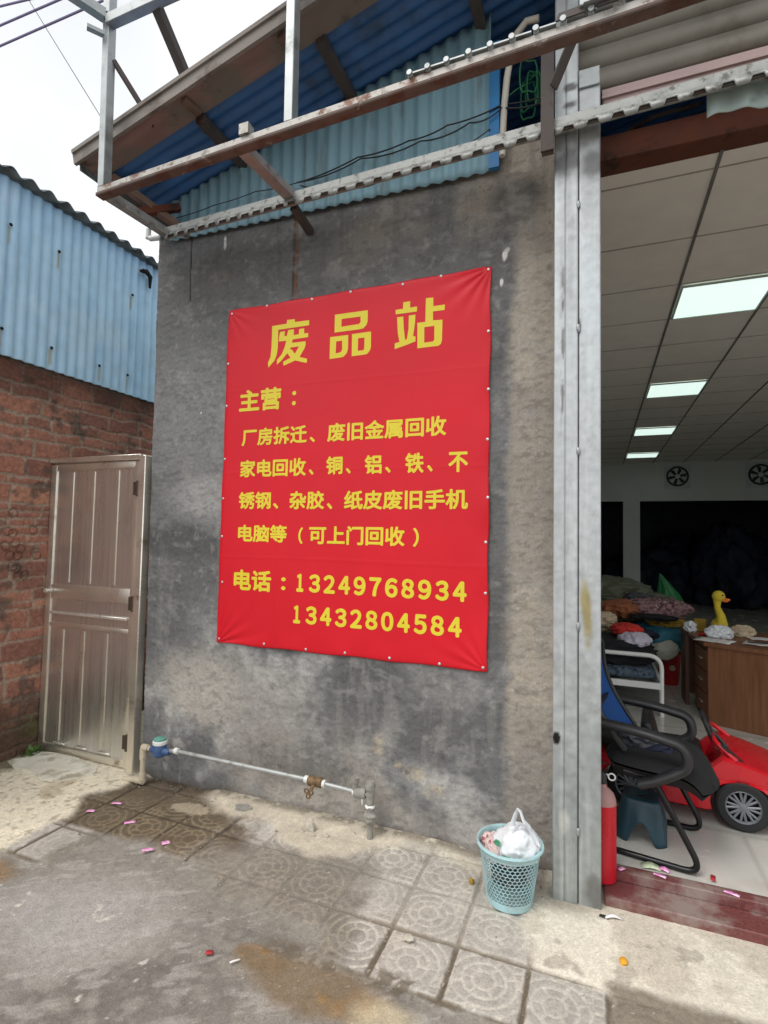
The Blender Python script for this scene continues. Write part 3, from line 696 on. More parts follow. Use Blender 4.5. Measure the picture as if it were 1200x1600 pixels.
# gable cladding above the wall
gab = thing('gable_cladding', 'pale teal corrugated sheet between the wall top and the blue roof', 'cladding', (-1.5, -.04, 3.5))
corr('sheet', (-2.58, -.030, 0), (1, 0, 0), (0, 0, 1), (0, -1, 0), 2.075, 1, .0762, .009, 'teal', gab,
     top=lambda u: rz_(-2.58+u)+.01, bot=lambda u: 3.405-.018*u, vn=20)
m_ = MB(); m_.box((-.482, -.040, 3.70), (.052, .03, .66)); m_.part('corner_trim', 'trim_blue', gab)

# ---------------------------------------------------------------- steel posts at the shop front
post = thing('steel_post', 'tall galvanised steel post between the grey wall and open shop', 'post', (-.08, -.16, 0))
def post_fn(kind):
    def f(x, z):
        n1 = fbm(x*2, z*.5, 91+kind, .3); n3 = fbm(x, z, 93+kind, .05); n4 = fbm(x*3, z*.12, 95, .08)
        c = np.ones(x.shape+(3,))*S(190, 193, 194)*(.84+.3*n1)[..., None]
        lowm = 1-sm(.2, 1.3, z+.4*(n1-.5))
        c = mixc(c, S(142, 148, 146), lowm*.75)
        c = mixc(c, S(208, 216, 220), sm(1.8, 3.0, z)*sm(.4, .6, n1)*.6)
        c = mixc(c, S(118, 116, 110), sm(.60, .74, n3)*.2)
        c = mixc(c, S(214, 218, 218), sm(.52, .75, n4)*.3)
        if kind == 0:
            c = mixc(c, S(122, 120, 116), (1-sm(.002, .005, np.abs(x+.132)))*.6)
            c = mixc(c, S(92, 88, 82), zone(x, -.150, -.136, .006)*sm(.45, .60, fbm(x*6, z, 97, .06))*zone(z, 2.0, 2.75, .2)*.8)
            c = mixc(c, S(60, 56, 54), blobm(x, z, -.13, 3.20, .08, .06, n3, .6)*.8)
            c = mixc(c, S(30, 28, 28), blobm(x, z, -.165, .67, .014, .026, n3, .15))
            for zz in (3.47, 3.55): c = mixc(c, S(66, 62, 58), blobm(x, z, -.115, zz, .030, .020, n3, .3)*.85)
            c = mixc(c, S(206, 206, 198), blobm(x, z, -.13, .33, .02, .05, n3, .4)*.6)
        else:
            c = mixc(c, S(158, 140, 70), blobm(x, z, -.048-.012*np.sin(z*5), 1.22, .018, .13, n3, .5)*.8)
            c = mixc(c, S(70, 66, 64), blobm(x, z, -.02, 3.17, .06, .06, n3, .6)*.75)
            c = mixc(c, S(96, 94, 92), blobm(x, z, -.01, .06, .05, .07, n3, .5)*.7)
            c = mixc(c, S(96, 84, 76), blobm(x, z, -.073, 2.45, .006, .03, n3, .4)*.8)
        return c
    return f
def steel_channel(name, x0, x1, yf, yb, z0, z1, kind, groove):
    xs = [x0]+list(np.linspace(x0+.004, x1-.004, 22))+[x1]; zz = np.arange(z0, z1, .0125)
    Xc, Zc = np.meshgrid(xs, zz, indexing='ij'); Yc = np.full(Xc.shape, yf)+(fbm(Xc, Zc, 98+kind, .4)-.5)*.004
    Yc[0] += .004; Yc[-1] += .004
    if groove is not None: Yc = Yc+.005*(np.abs(Xc-groove) < .004)
    Pc = np.stack([Xc, Yc, Zc], -1); cc = post_fn(kind)(Xc, Zc)
    Pc, cc = skirt(Pc, cc, 0, yb); Pc, cc = skirt(Pc, cc, 1, yb)
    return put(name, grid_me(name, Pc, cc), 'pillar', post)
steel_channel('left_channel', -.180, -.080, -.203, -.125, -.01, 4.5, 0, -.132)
steel_channel('right_channel', -.076, .0125, -.198, -.110, -.01, 3.53, 1, None)
m_ = MB(); m_.box((-.078, -.165, 1.76), (.006, .05, 3.5)); m_.part('seam', 'dark_steel', post)
m_ = MB()
for z in (.30, 1.15, 1.9, 2.44, 3.0): m_.blob((-.078, -.203, z), (.008, .005, .018), .3, 3, 2, seed=int(z*10))
m_.part('weld_beads', 'galv', post)
m_ = MB(); m_.box((-.033, -.165, 3.575), (.088, .08, .085), bev=.003); m_.part('cap_block', 'galv', post)

# ---------------------------------------------------------------- welded sign frame
fr = thing('sign_frame', 'rusty welded steel sign frame standing out from the wall above the banner', 'sign frame', (-1.2, -.45, 3.3))
def ur(x): return 3.288+(x+2.39)*.0305
def lr(x): return 3.307+(x+2.39)*.0215
m_ = MB(); m_.bar((-2.425, -.680, ur(-2.425)), (1.6, -.680, ur(1.6)), .042, .046, bev=.004); m_.part('upper_rail', 'rusty', fr)
m_ = MB(); m_.bar((-2.425, -.7035, ur(-2.425)-.020), (1.6, -.7035, ur(1.6)-.020), .005, .014); m_.bar((-2.425, -.682, ur(-2.425)-.0265), (1.6, -.682, ur(1.6)-.0265), .048, .005); m_.part('rust_shade_strip', 'rust_shade', fr)  # strips add the rail's rust and shadowed underside as colour
m_ = MB(); m_.bar((-2.43, -.24, lr(-2.43)), (1.6, -.24, lr(1.6)), .05, .05, bev=.004); m_.part('lower_rail', 'galv_rail', fr)
m_ = MB(); m_.bar((-2.42, -.258, lr(-2.42)-.032), (1.6, -.258, lr(1.6)-.032), .008, .016)
m_.part('lip_shade_strip', 'dark_steel', fr)  # dark colour paints in the shading beneath the lip
ol = [(-2.41, .006)]; x = -2.40      # pressed tabs along the lip under the lower rail, one strip: (x, drop)
while x < 1.5:
    ol += [(x, .006), (x+.008, .026), (x+.016, .032), (x+.048, .032), (x+.056, .026), (x+.064, .006)] if x > -1.5 else [(x+.010, .006), (x+.013, .026), (x+.034, .026), (x+.037, .006)]
    x += .100 if x > -1.5 else .075
put('toothed_lip', grid_me('toothed_lip', np.array([[(q, -.268, lr(q)-.026-d), (q, -.268, lr(q)-.018)] for q, d in ol])), 'galv_rail', fr, solid=.004)
for x, top in ((-2.40, 4.75), (-1.272, 4.75)):
    m_ = MB(); m_.bar((x, -.676, ur(x)+.02), (x+(-.03 if x < -2 else -.01), -.676, top), .045, .05, (0, 1, 0), bev=.003); m_.part('upright', 'galv', fr)
m_ = MB(); m_.bar((-2.41, -.69, 4.215), (1.6, -.69, 4.225), .05, .055, bev=.003); m_.part('top_rail', 'galv', fr)
m_ = MB(); m_.bar((-2.43, -.70, 4.25), (-2.52, -.86, 4.27), .05, .05); m_.bar((-2.48, -.76, 4.15), (-2.43, -.69, 4.15), .03, .02); m_.part('stub_tube', 'galv', fr)
m_ = MB(); x = -1.536; m_.bar((x, -.655, ur(x)-.022), (x, -.235, lr(x)-.002), .058, .006); m_.bar((x+.028, -.655, ur(x)-.005), (x+.028, -.235, lr(x)+.015), .006, .04); m_.bar((x-.028, -.655, ur(x)-.005), (x-.028, -.235, lr(x)+.015), .006, .04); m_.part('strut', 'strut_grey', fr)
m_ = MB(); m_.bar((-2.395, -.67, ur(-2.395)-.005), (-2.395, -.22, lr(-2.395)), .045, .045); m_.part('strut', 'galv_rail', fr)
m_ = MB(); m_.bar((-2.10, -.66, 4.20), (-2.055, -.30, 3.80), .05, .04); m_.part('brace', 'dark_steel', fr)
m_ = MB(); m_.bar((-2.395, -.66, 4.02), (-2.26, -.50, 3.74), .022, .022); m_.part('brace', 'dark_steel', fr)
m_ = MB(); m_.box((-.205, -.285, 3.45), (.055, .012, .46)); m_.box((-.205, -.268, 3.28), (.05, .03, .12)); m_.bar((-.18, -.29, 3.50), (.02, -.40, 3.86), .05, .008); m_.part('hanger_plate', 'dark_steel', fr)
m_ = MB(); m_.box((-1.50, -.69, ur(-1.5)+.048), (.05, .045, .05)); m_.part('bracket', 'rusty', fr)
m_ = MB(); m_.bar((-1.545, -.20, 3.31), (-1.545, -.01, 3.27), .04, .035); m_.part('bracket', 'dark_steel', fr)
for px_ in (-.70, -.625, -.548, -.46, -.378, -.297, -.21, -.115, -.02, .08):
    z = ur(px_)+.028
    m_ = MB(); m_.box((px_, -.692, z+.004), (.020, .03, .026), bev=.004); m_.lathe([(.011, 0), (.011, .008)], (px_, -.71, z+.004), Matrix.Rotation(R(90), 3, 'X'), 10); m_.box((px_+.042, -.700, z+.004), (.058, .02, .006)); m_.part('clip', 'galv', fr)
m_ = MB()
for k in range(8):
    x = -.14+k*.14
    m_.prism([(x, ur(x)+.03), (x+.10, ur(x)+.033), (x+.092, ur(x)+.06), (x+.01, ur(x)+.057)], lambda u, v, q: (u, -.715+q, v), .006)
m_.part('toothed_lip', 'dark_steel', fr)
m_ = MB(); m_.box((-.005, -.70, ur(0)+.075), (.11, .05, .06), bev=.003); m_.box((.005, -.728, ur(0)+.050), (.10, .012, .012)); m_.part('bracket', 'galv', fr)
m_ = MB(); m_.tube([(-2.20, -.72, 4.36), (-2.195, -.73, 4.28), (-2.16, -.73, 4.255), (-2.05, -.715, 4.262)], .009, 8); m_.part('hook', 'galv', fr)

# ---------------------------------------------------------------- small things up there
m_ = MB(); m_.tube([(-.440, -.05, 3.42), (-.438, -.05, 3.549), (-.43, -.06, 3.68), (-.417, -.07, 3.80), (-.395, -.08, 3.92), (-.365, -.09, 4.00), (-.32, -.10, 4.035), (-.262, -.10, 4.03)], .016, 12)
m_.solo('conduit_pipe', 'conduit', 'cream plastic pipe curving up into the dark loft gap', 'pipe', (-.44, -.05, 3.42))
m_ = MB(); rr = random.Random(3)
for k in range(5):
    c0 = Vector((-.310+rr.uniform(-.02, .02), .02+rr.uniform(-.05, .05), 3.78+rr.uniform(-.05, .05)))
    ax = rr.uniform(.03, .06); az = rr.uniform(.06, .11); tw = rr.uniform(-.5, .5)
    m_.tube([c0+Vector((ax*math.cos(t)*math.cos(tw), ax*math.cos(t)*math.sin(tw), az*math.sin(t)+.02*math.sin(3*t))) for t in np.linspace(0, 2*math.pi, 18)[:-1]], .0045, 6, True)
m_.tube([(-.33, .0, 3.80), (-.38, -.02, 3.77), (-.42, -.02, 3.745)], .004, 6)
m_.solo('wire_coil', 'wire_g', 'tangled green wire hanging in the gap beside the post', 'wire', (-.31, .02, 3.78))
def cable(name, pts, r, m, lab, sag=0.0, cat='cable', grp=None):
    P = [Vector(p) for p in pts]; out = []
    for a, b in zip(P[:-1], P[1:]):
        for t in np.linspace(0, 1, 9)[:-1]: out.append(a.lerp(b, t)-Vector((0, 0, sag*4*t*(1-t))))
    out.append(P[-1]); mb = MB(); mb.tube(out, r, 6); return mb.solo(name, m, lab, cat, tuple(P[0]), grp)
cable('wall_cable', [(-1.60, -.07, 3.545), (-1.226, -.07, 3.600), (-.928, -.07, 3.615), (-.718, -.07, 3.642), (-.44, -.06, 3.68), (-.2, -.02, 3.70)], .0042, 'cable', 'upper black cable strung across the teal gable sheet', .012)
cable('wall_cable', [(-1.60, -.085, 3.535), (-1.2, -.08, 3.580), (-.86, -.08, 3.588), (-.6, -.08, 3.615), (-.44, -.07, 3.655), (-.2, -.03, 3.67)], .0042, 'cable', 'lower black cable sagging across the teal gable sheet', .022)
cable('wall_cable', [(-2.50, -.06, 3.53), (-2.2, -.065, 3.545), (-1.9, -.065, 3.562), (-1.6, -.07, 3.545)], .0028, 'cable', 'thin dark cable on the left part of the gable sheet', .006)
cable('wall_cable', [(-1.46, -.28, 3.36), (-1.2, -.10, 3.40), (-.998, -.07, 3.47), (-.74, -.07, 3.50), (-.50, -.06, 3.57)], .003, 'cable', 'thin loose wire drooping just above the lower rail', .02)
for (a, b, lab) in (((-9.503, 3, 9.814), (-7.112, 3, 9.753), 'lowest of the three violet grey overhead power cables'), ((-9.536, 3, 10.194), (-8.124, 3, 10.131), 'middle violet grey overhead power cable of three'), ((-9.567, 3, 10.553), (-8.909, 3, 10.424), 'highest violet grey overhead power cable at the top corner')):
    a = Vector(a); b = Vector(b); d = (b-a).normalized()
    cable('power_cable', [a-d*26, a-d*8, a+d*.01, a+d*10, a+d*30], .019, 'cable_v', lab, .02, grp='overhead power cables')
a = Vector((-8.828, 3, 10.393)); b = Vector((-6.914, 3, 7.689)); d = (b-a).normalized()
cable('guy_wire', [a-d*12, a, b, b+d*4], .006, 'cable', 'hair thin guy wire slanting down through the sky', 0, 'wire')
m_ = MB(); m_.tube([(-2.54, .10, 3.515), (-2.66, .06, 3.505), (-2.80, .02, 3.495), (-2.815, .018, 3.50), (-2.815, .018, 3.56)], .018, 10)
m_.solo('drain_pipe', 'white_pl', 'short white pipe elbow sticking out under the left eave', 'pipe', (-2.6, .08, 3.5))
corr('loose_sheet', (.418, -.205, 3.254), (1, 0, 0), (0, 0, 1), (0, -1, 0), 1.4, .128, .11, .008, 'scrap_sheet', None, (.418, -.205, 3.254), bot=lambda u: .010*math.sin(u*21), top=lambda u: .128)
tag(bpy.data.objects['loose_sheet'], 'strip of pale corrugated sheet hanging above the shop opening', 'metal sheet')
cable('hanging_rope', [(.02, .10, 3.445), (.16, .05, 3.475), (.24, .04, 3.50), (.31, .04, 3.505), (.44, .05, 3.515)], .010, 'dark_steel', 'dusty rope lying in the dark gap above the brown beam', .004, 'rope')

# ================================================================ BANNER
BX0, BX1, BZ0, BZ1 = -2.106, -.498, .871, 2.885
def ban_y(x, z):
    """how far the vinyl stands off the wall (negative y), with slack and corner folds"""
    x = np.asarray(x, float); z = np.asarray(z, float)
    y = -.013-.004*(fbm(x, z, 101, .5, 3)-.5)*2
    ex = np.minimum(x-BX0, BX1-x); ez = np.minimum(z-BZ0, BZ1-z)
    for cx, cz, k in ((BX0, BZ0, 1.0), (BX1, BZ1, 1.2), (BX1, BZ0, .6), (BX0, BZ1, .5)):
        dx = x-cx; dz = z-cz; r = np.hypot(dx, dz); a = np.arctan2(np.abs(dz), np.abs(dx))
        y = y-k*.0045*np.exp(-(r/.20)**2)*np.sin(a*16+k)*np.minimum(r/.04, 1)
    y = y-.003*np.exp(-((BX1-x)/.05)**2)*np.sin(z*19+1)-.0022*np.exp(-((z-BZ0)/.06)**2)*np.sin(x*23)
    y = y+.004*np.exp(-ex/.012)+.004*np.exp(-ez/.012)
    for x0 in (-1.70, -1.30, -.90): y = y-.0009*np.exp(-((x-x0-.004*np.sin(z*3))/.007)**2)
    for z0 in (1.38, 1.88, 2.38): y = y-.0007*np.exp(-((z-z0-.004*np.sin(x*3))/.007)**2)
    return y
ban = thing('banner', 'large red vinyl banner with yellow Chinese lettering nailed to grey wall', 'banner', (-1.30, 0, .871))
u = np.linspace(0, 1, 230); v = np.linspace(0, 1, 290)
U, V = np.meshgrid(u, v, indexing='ij')
Xb = BX0+(BX1-BX0)*U-.006*(1-U)*(1-V)-.003*np.sin(V*31)*(U < .01)-.003*np.sin(V*29)*(U > .99)
Zb = BZ0+(BZ1-BZ0)*V+.003*np.sin(U*27)*(V > .99)+.003*np.sin(U*25)*(V < .01)
put('sheet', grid_me('sheet', np.stack([Xb, ban_y(Xb, Zb), Zb], -1)), 'vinyl', ban, solid=.0012)

TITLE = [[[(-1.786, 2.7479), (-1.6854, 2.7489), (-1.6844, 2.771), (-1.6322, 2.7687), (-1.6316, 2.7512), (-1.5363, 2.7493), (-1.5361, 2.7196), (-1.7426, 2.7198), (-1.7426, 2.6129), (-1.7485, 2.5722), (-1.7619, 2.5386), (-1.803, 2.4999), (-1.8077, 2.5291), (-1.7905, 2.5641), (-1.7862, 2.6212), (-1.7856, 2.6852)]], [[(-1.7293, 2.7053), (-1.6966, 2.7059), (-1.6993, 2.6761), (-1.683, 2.6756), (-1.6751, 2.7095), (-1.6356, 2.7091), (-1.637, 2.6746), (-1.6025, 2.6756), (-1.6017, 2.7057), (-1.5683, 2.7067), (-1.5673, 2.6753), (-1.541, 2.675), (-1.5403, 2.651), (-1.6426, 2.6501), (-1.6473, 2.6302), (-1.5553, 2.6285), (-1.5557, 2.6067), (-1.5627, 2.5858), (-1.5929, 2.5408), (-1.5434, 2.5245), (-1.5426, 2.5012), (-1.5779, 2.5096), (-1.6207, 2.5235), (-1.6987, 2.5003), (-1.7031, 2.5244), (-1.6534, 2.5427), (-1.6759, 2.572), (-1.7108, 2.5363), (-1.7445, 2.5114), (-1.7455, 2.5401), (-1.7155, 2.5685), (-1.6952, 2.6106), (-1.6856, 2.6474), (-1.7365, 2.6488), (-1.7356, 2.6758)], [(-1.6604, 2.5939), (-1.6554, 2.6034), (-1.5985, 2.604), (-1.6255, 2.5632), (-1.6478, 2.5918)]], [[(-1.3708, 2.7574), (-1.1697, 2.7547), (-1.1689, 2.6919), (-1.1758, 2.6719), (-1.193, 2.6563), (-1.2186, 2.6536), (-1.3713, 2.6551)], [(-1.3283, 2.7271), (-1.2123, 2.7254), (-1.2115, 2.6947), (-1.2209, 2.6839), (-1.3288, 2.6831)]], [[(-1.3975, 2.6324), (-1.2846, 2.6305), (-1.2843, 2.5536), (-1.2902, 2.5302), (-1.3094, 2.5112), (-1.3291, 2.508), (-1.3974, 2.5072)], [(-1.3582, 2.6032), (-1.3217, 2.6033), (-1.3209, 2.5487), (-1.3299, 2.5377), (-1.3604, 2.5344)]], [[(-1.2618, 2.6321), (-1.1463, 2.6318), (-1.1458, 2.5435), (-1.1518, 2.5264), (-1.1672, 2.5104), (-1.1863, 2.5081), (-1.2603, 2.5073)], [(-1.2238, 2.604), (-1.1853, 2.6031), (-1.1856, 2.5481), (-1.1885, 2.5336), (-1.2237, 2.5332)]], [[(-1.0069, 2.7329), (-0.9643, 2.7326), (-0.9635, 2.7683), (-0.9244, 2.7683), (-0.9247, 2.7335), (-0.8851, 2.7336), (-0.8861, 2.7069), (-1.0049, 2.7077)]], [[(-0.9969, 2.6906), (-0.962, 2.6901), (-0.9578, 2.6257), (-0.9508, 2.5728), (-0.946, 2.5577), (-0.9387, 2.5684), (-0.9307, 2.6222), (-0.9305, 2.6915), (-0.8932, 2.6907), (-0.8953, 2.6406), (-0.9045, 2.5757), (-0.8911, 2.5726), (-0.8907, 2.5467), (-0.9306, 2.5357), (-1.0072, 2.5187), (-1.0079, 2.5493), (-0.9806, 2.5547), (-0.9906, 2.6009)]], [[(-0.8371, 2.7716), (-0.7963, 2.7691), (-0.7962, 2.7226), (-0.7339, 2.722), (-0.7349, 2.6939), (-0.7975, 2.6943), (-0.7967, 2.6468), (-0.7456, 2.6432), (-0.7469, 2.5364), (-0.7523, 2.5174), (-0.7664, 2.5078), (-0.7837, 2.5084), (-0.8797, 2.5074), (-0.882, 2.6446), (-0.8385, 2.6445)], [(-0.8433, 2.6165), (-0.7882, 2.6164), (-0.7885, 2.5415), (-0.7956, 2.5339), (-0.8426, 2.5338)]]]
SEGS = [('主营', -2.0017, -1.7072, 2.2454, 2.3794), ('：', -1.6335, -1.6075, 2.2611, 2.3441), ('厂房拆迁', -1.9745, -1.5304, 2.0397, 2.1428), ('、', -1.5124, -1.4778, 2.0416, 2.0724), ('废旧金属回收', -1.4006, -0.717, 2.0378, 2.1422), ('家电回收', -1.9793, -1.531, 1.8523, 1.9562), ('、', -1.5115, -1.4817, 1.8563, 1.8882), ('铜', -1.403, -1.2999, 1.8552, 1.9562), ('、', -1.2802, -1.2505, 1.8569, 1.8879), ('铝', -1.1687, -1.0686, 1.8515, 1.9536), ('、', -1.0489, -1.0168, 1.8544, 1.8872), ('铁', -0.9368, -0.8345, 1.849, 1.9558), ('、', -0.8162, -0.786, 1.8543, 1.8886), ('不', -0.704, -0.6029, 1.8475, 1.951), ('锈钢', -1.9803, -1.7574, 1.6645, 1.7663), ('、', -1.7417, -1.7053, 1.6656, 1.6995), ('杂胶', -1.634, -1.4099, 1.6622, 1.766), ('、', -1.3926, -1.3576, 1.6618, 1.6971), ('纸皮废旧手机', -1.2874, -0.6007, 1.66, 1.7633), ('电脑等', -1.9777, -1.6438, 1.472, 1.573), ('（', -1.5679, -1.5392, 1.4673, 1.5612), ('可上门回收', -1.5002, -0.9324, 1.4681, 1.5705), ('）', -0.8865, -0.8545, 1.4666, 1.5652), ('电话', -1.9967, -1.7362, 1.1875, 1.3094), ('：', -1.6694, -1.6402, 1.2041, 1.276), ('13249768934', -1.5818, -0.6027, 1.2, 1.3009), ('13432804584', -1.5966, -0.6252, 1.0241, 1.1245)]
NAILS = [(-2.0792, 2.8629), (-1.8281, 2.8768), (-1.5224, 2.8709), (-1.2784, 2.876), (-0.9691, 2.868), (-0.7575, 2.8783), (-0.5121, 2.8739), (-2.0935, 2.553), (-2.0952, 2.2925), (-2.0959, 1.9682), (-0.5078, 2.5542), (-0.505, 2.2588), (-0.5062, 2.0063), (-2.0947, 1.7289), (-2.094, 1.5014), (-2.0804, 1.2296), (-2.0909, 0.8941), (-0.5022, 1.7175), (-0.511, 1.4978), (-0.5097, 1.2489), (-0.5181, 0.8897), (-1.7739, 0.8921), (-1.501, 0.8868), (-1.2617, 0.8895), (-1.0046, 0.8876), (-0.736, 0.8862)]

def conform(me):
    """lay a flat lettering mesh on the slack vinyl, 1.6 mm proud of it"""
    bm = bmesh.new(); bm.from_mesh(me)
    bmesh.ops.triangulate(bm, faces=bm.faces)
    for _ in range(3):
        le = [e for e in bm.edges if e.calc_length() > .035]
        if not le: break
        bmesh.ops.subdivide_edges(bm, edges=le, cuts=1); bmesh.ops.triangulate(bm, faces=bm.faces)
    if bm.verts:
        ys = ban_y([q.co.x for q in bm.verts], [q.co.z for q in bm.verts])
        for q, yv in zip(bm.verts, ys): q.co.y += float(yv)-.0016
    bm.normal_update()
    for f in bm.faces:
        if f.normal.y > 0: f.normal_flip()
    bm.to_mesh(me); bm.free(); return me
def curve_mesh(cu):
    o = bpy.data.objects.new('tmp', cu); COL.objects.link(o)
    bpy.context.view_layer.update()
    me = bpy.data.meshes.new_from_object(o.evaluated_get(bpy.context.evaluated_depsgraph_get()))
    bpy.data.objects.remove(o); bpy.data.curves.remove(cu); return me
bm = bmesh.new()
for comp in TITLE:                                    # the heavy heading, stroke outlines
    cu = bpy.data.curves.new('t', 'CURVE'); cu.dimensions = '2D'; cu.fill_mode = 'BOTH'
    for loop in comp:
        sp = cu.splines.new('POLY'); sp.points.add(len(loop)-1); sp.use_cyclic_u = True
        for q, (a, b) in zip(sp.points, loop): q.co = (a, b, 0, 1)
    me = curve_mesh(cu); me.transform(Matrix.Rotation(R(90), 4, 'X')); bm.from_mesh(me); bpy.data.meshes.remove(me)
me = bpy.data.meshes.new('heading'); bm.to_mesh(me); bm.free(); put('heading', conform(me), 'yellow', ban)
LINES = [(0, 2), (2, 5), (5, 14), (14, 19), (19, 23), (23, 26), (26, 27)]
for a, b in LINES:
    bm = bmesh.new()
    for txt, x0, x1, z0, z1 in SEGS[a:b]:
        items = [(txt, x0, x1, .0046 if z1-z0 > .12 else .0034)]
        if txt.isdigit():                                      # full-width figures, set one by one
            items = []; pit = (x1-x0+.022)/len(txt)
            for k, d in enumerate(txt):
                w_ = pit*(.50 if d == '1' else .77); cx_ = x0+pit*(k+.5)-.011
                items.append((chr(ord('０')+int(d)), cx_-w_/2, cx_+w_/2, .0052))
        for body, a0, a1, B in items:                          # a bold cut: the strokes are struck several times, side by side
            cu = bpy.data.curves.new('t', 'FONT'); cu.body = body
            me = curve_mesh(cu)
            co = np.array([q.co[:] for q in me.vertices]); lo = co.min(0); hi = co.max(0)
            base = [(a0+B+(q[0]-lo[0])/(hi[0]-lo[0])*(a1-a0-2*B), z0+B+(q[1]-lo[1])/(hi[1]-lo[1])*(z1-z0-2*B)) for q in co]
            for k, (dx, dz) in enumerate([(0, 0)]+[(math.cos(t)*B, math.sin(t)*B) for t in np.linspace(0, 2*math.pi, 9)[:-1]]):
                for q, (a_, b_) in zip(me.vertices, base): q.co = (a_+dx, -k*.00006, b_+dz)
                bm.from_mesh(me)
            bpy.data.meshes.remove(me)
    me = bpy.data.meshes.new('lettering'); bm.to_mesh(me); bm.free(); put('lettering', conform(me), 'yellow', ban)
for (a, b) in NAILS:
    m_ = MB(); m_.lathe([(.0075, 0), (.0070, .003), (.003, .005)], (a, float(ban_y(a, b)), b), Matrix.Rotation(R(90), 3, 'X'), 12); m_.part('nail', 'nail', ban)

# ================================================================ ALLEY GATE
gate = thing('metal_gate', 'brownish stainless steel gate closing the alley beside brick wall', 'gate', (-3.12, 0, 0))
GX0, GX1, GZ0, GZ1 = -3.588, -2.755, .02, 1.985
def gy(x): return -.015
m_ = MB()
m_.box((-2.722, -.010, 1.0), (.056, .06, 2.03), bev=.005); m_.box((-3.17, -.006, 2.008), (.84, .05, .036), bev=.004)
m_.part('door_frame', 'steel_frame', gate)
m_ = MB()
m_.box(((GX0+GX1)/2, .004, 1.0), (GX1-GX0, .016, GZ1-GZ0-.01))
m_.part('leaf_panel', 'steel', gate)
m_ = MB()
for x in (GX0+.025, GX1-.028): m_.box((x, -.006, 1.0), (.052, .016, GZ1-GZ0), bev=.004, seg=2)
for z, h in ((GZ1-.024, .046), (1.10, .10), (.875, .03), (.045, .05)): m_.box(((GX0+GX1)/2, -.005, z), (GX1-GX0-.106, .014, h), bev=.004, seg=2)
m_.part('leaf_frame', 'steel_frame', gate)
m_ = MB()
for x in (-3.385, -3.185, -2.965): m_.prism([(x-.013, 1.165), (x+.013, 1.165), (x+.013, 1.925), (x-.013, 1.925)], lambda u, v, w: (u, -.003-w, v), .006)
m_.part('upper_rib', 'steel_frame', gate)
m_ = MB()
for x in (-3.41, -3.215, -3.005): m_.prism([(x-.014, .10), (x+.014, .10), (x+.014, .845), (x-.014, .845)], lambda u, v, w: (u, -.003-w, v), .007)
m_.part('lower_rib', 'steel_frame', gate)
m_ = MB(); m_.box((-3.17, -.014, .955), (.70, .022, .018), bev=.004); m_.part('bright_bar', 'steel_bright', gate)
m_ = MB()
for x in (-3.40, -3.20, -2.99): m_.box((x+.02, -.014, .086), (.11, .016, .012), bev=.003)
m_.part('lower_trim', 'steel_bright', gate)
for z in (1.80, 1.06, .19):
    m_ = MB(); m_.tube([(-2.757, -.032, z-.05), (-2.757, -.032, z+.05)], .012, 10); m_.box((-2.778, -.030, z), (.034, .008, .085)); m_.part('hinge', 'hinge', gate)
m_ = MB(); m_.lathe([(.020, 0), (.020, .008), (.011, .012), (.011, .03), (.017, .036), (.015, .044)], (-3.535, -.014, 1.105), Matrix.Rotation(R(90), 3, 'X'), 14); m_.part('lock_knob', 'steel_bright', gate)

# ================================================================ WATER PIPE WITH METER
wp = thing('water_pipe', 'low water pipe with blue meter running along the grey wall', 'water pipe', (-1.8, -.1, 0))
m_ = MB()
m_.tube([(-2.44, -.11, .225), (-2.515, -.11, .225), (-2.535, -.11, .212), (-2.54, -.11, .19), (-2.541, -.11, .06), (-2.541, -.11, .034), (-2.56, -.11, .028), (-2.68, -.12, .020)], .016, 12)
for p, q in (((-2.50, -.11, .225), (-2.545, -.11, .225)), ((-2.54, -.11, .155), (-2.541, -.11, .215)), ((-2.541, -.11, .020), (-2.541, -.11, .075)), ((-2.53, -.11, .028), (-2.585, -.112, .027))): m_.tube([p, q], .021, 12)
m_.part('plastic_pipe', 'pvc', wp)
me_ = MB(); me_.lathe([(.025, -.040), (.037, -.031), (.040, 0), (.039, .022), (.034, .03)], (-2.41, -.115, .235), None, 20)
me_.tube([(-2.475, -.115, .228), (-2.445, -.115, .228), (-2.375, -.115, .228), (-2.335, -.115, .228)], [.018, .023, .023, .016], 12)
mo = me_.part('meter', 'meter_blue', wp)
m_ = MB(); m_.lathe([(.038, .030), (.042, .034), (.042, .050), (.038, .054)], (-2.41, -.115, .235), None, 20); put('collar', m_.mesh('collar'), 'white_pl', mo)
m_ = MB(); m_.lathe([(.036, .054), (.035, .065), (.026, .070)], (-2.41, -.115, .235), None, 20); put('lid', m_.mesh('lid'), 'meter_green', mo)
m_ = MB()
m_.tube([(-2.345, -.11, .234), (-2.30, -.11, .243), (-1.42, -.10, .232)], .0115, 12)
m_.tube([(-1.32, -.10, .228), (-1.07, -.10, .219)], .0115, 12)
m_.part('zinc_pipe', 'pipe', wp)
m_ = MB()
m_.tube([(-2.30, -.11, .2435), (-2.275, -.11, .243)], .018, 12); m_.tube([(-1.435, -.10, .2325), (-1.415, -.10, .232)], .019, 12); m_.tube([(-1.335, -.10, .2285), (-1.315, -.10, .228)], .019, 12); m_.tube([(-1.155, -.10, .222), (-1.135, -.10, .2215)], .019, 12)
m_.part('white_joint', 'white_pl', wp)
m_ = MB(); m_.lathe([(.016, -.045), (.026, -.036), (.026, -.012), (.020, 0), (.026, .012), (.026, .036), (.016, .045)], (-1.372, -.10, .230), Matrix.Rotation(R(90), 3, 'Y'), 12)
m_.tube([(-1.372, -.10, .23), (-1.385, -.13, .195)], .010, 8)
vo = m_.part('valve', 'brass', wp)
m_ = MB()
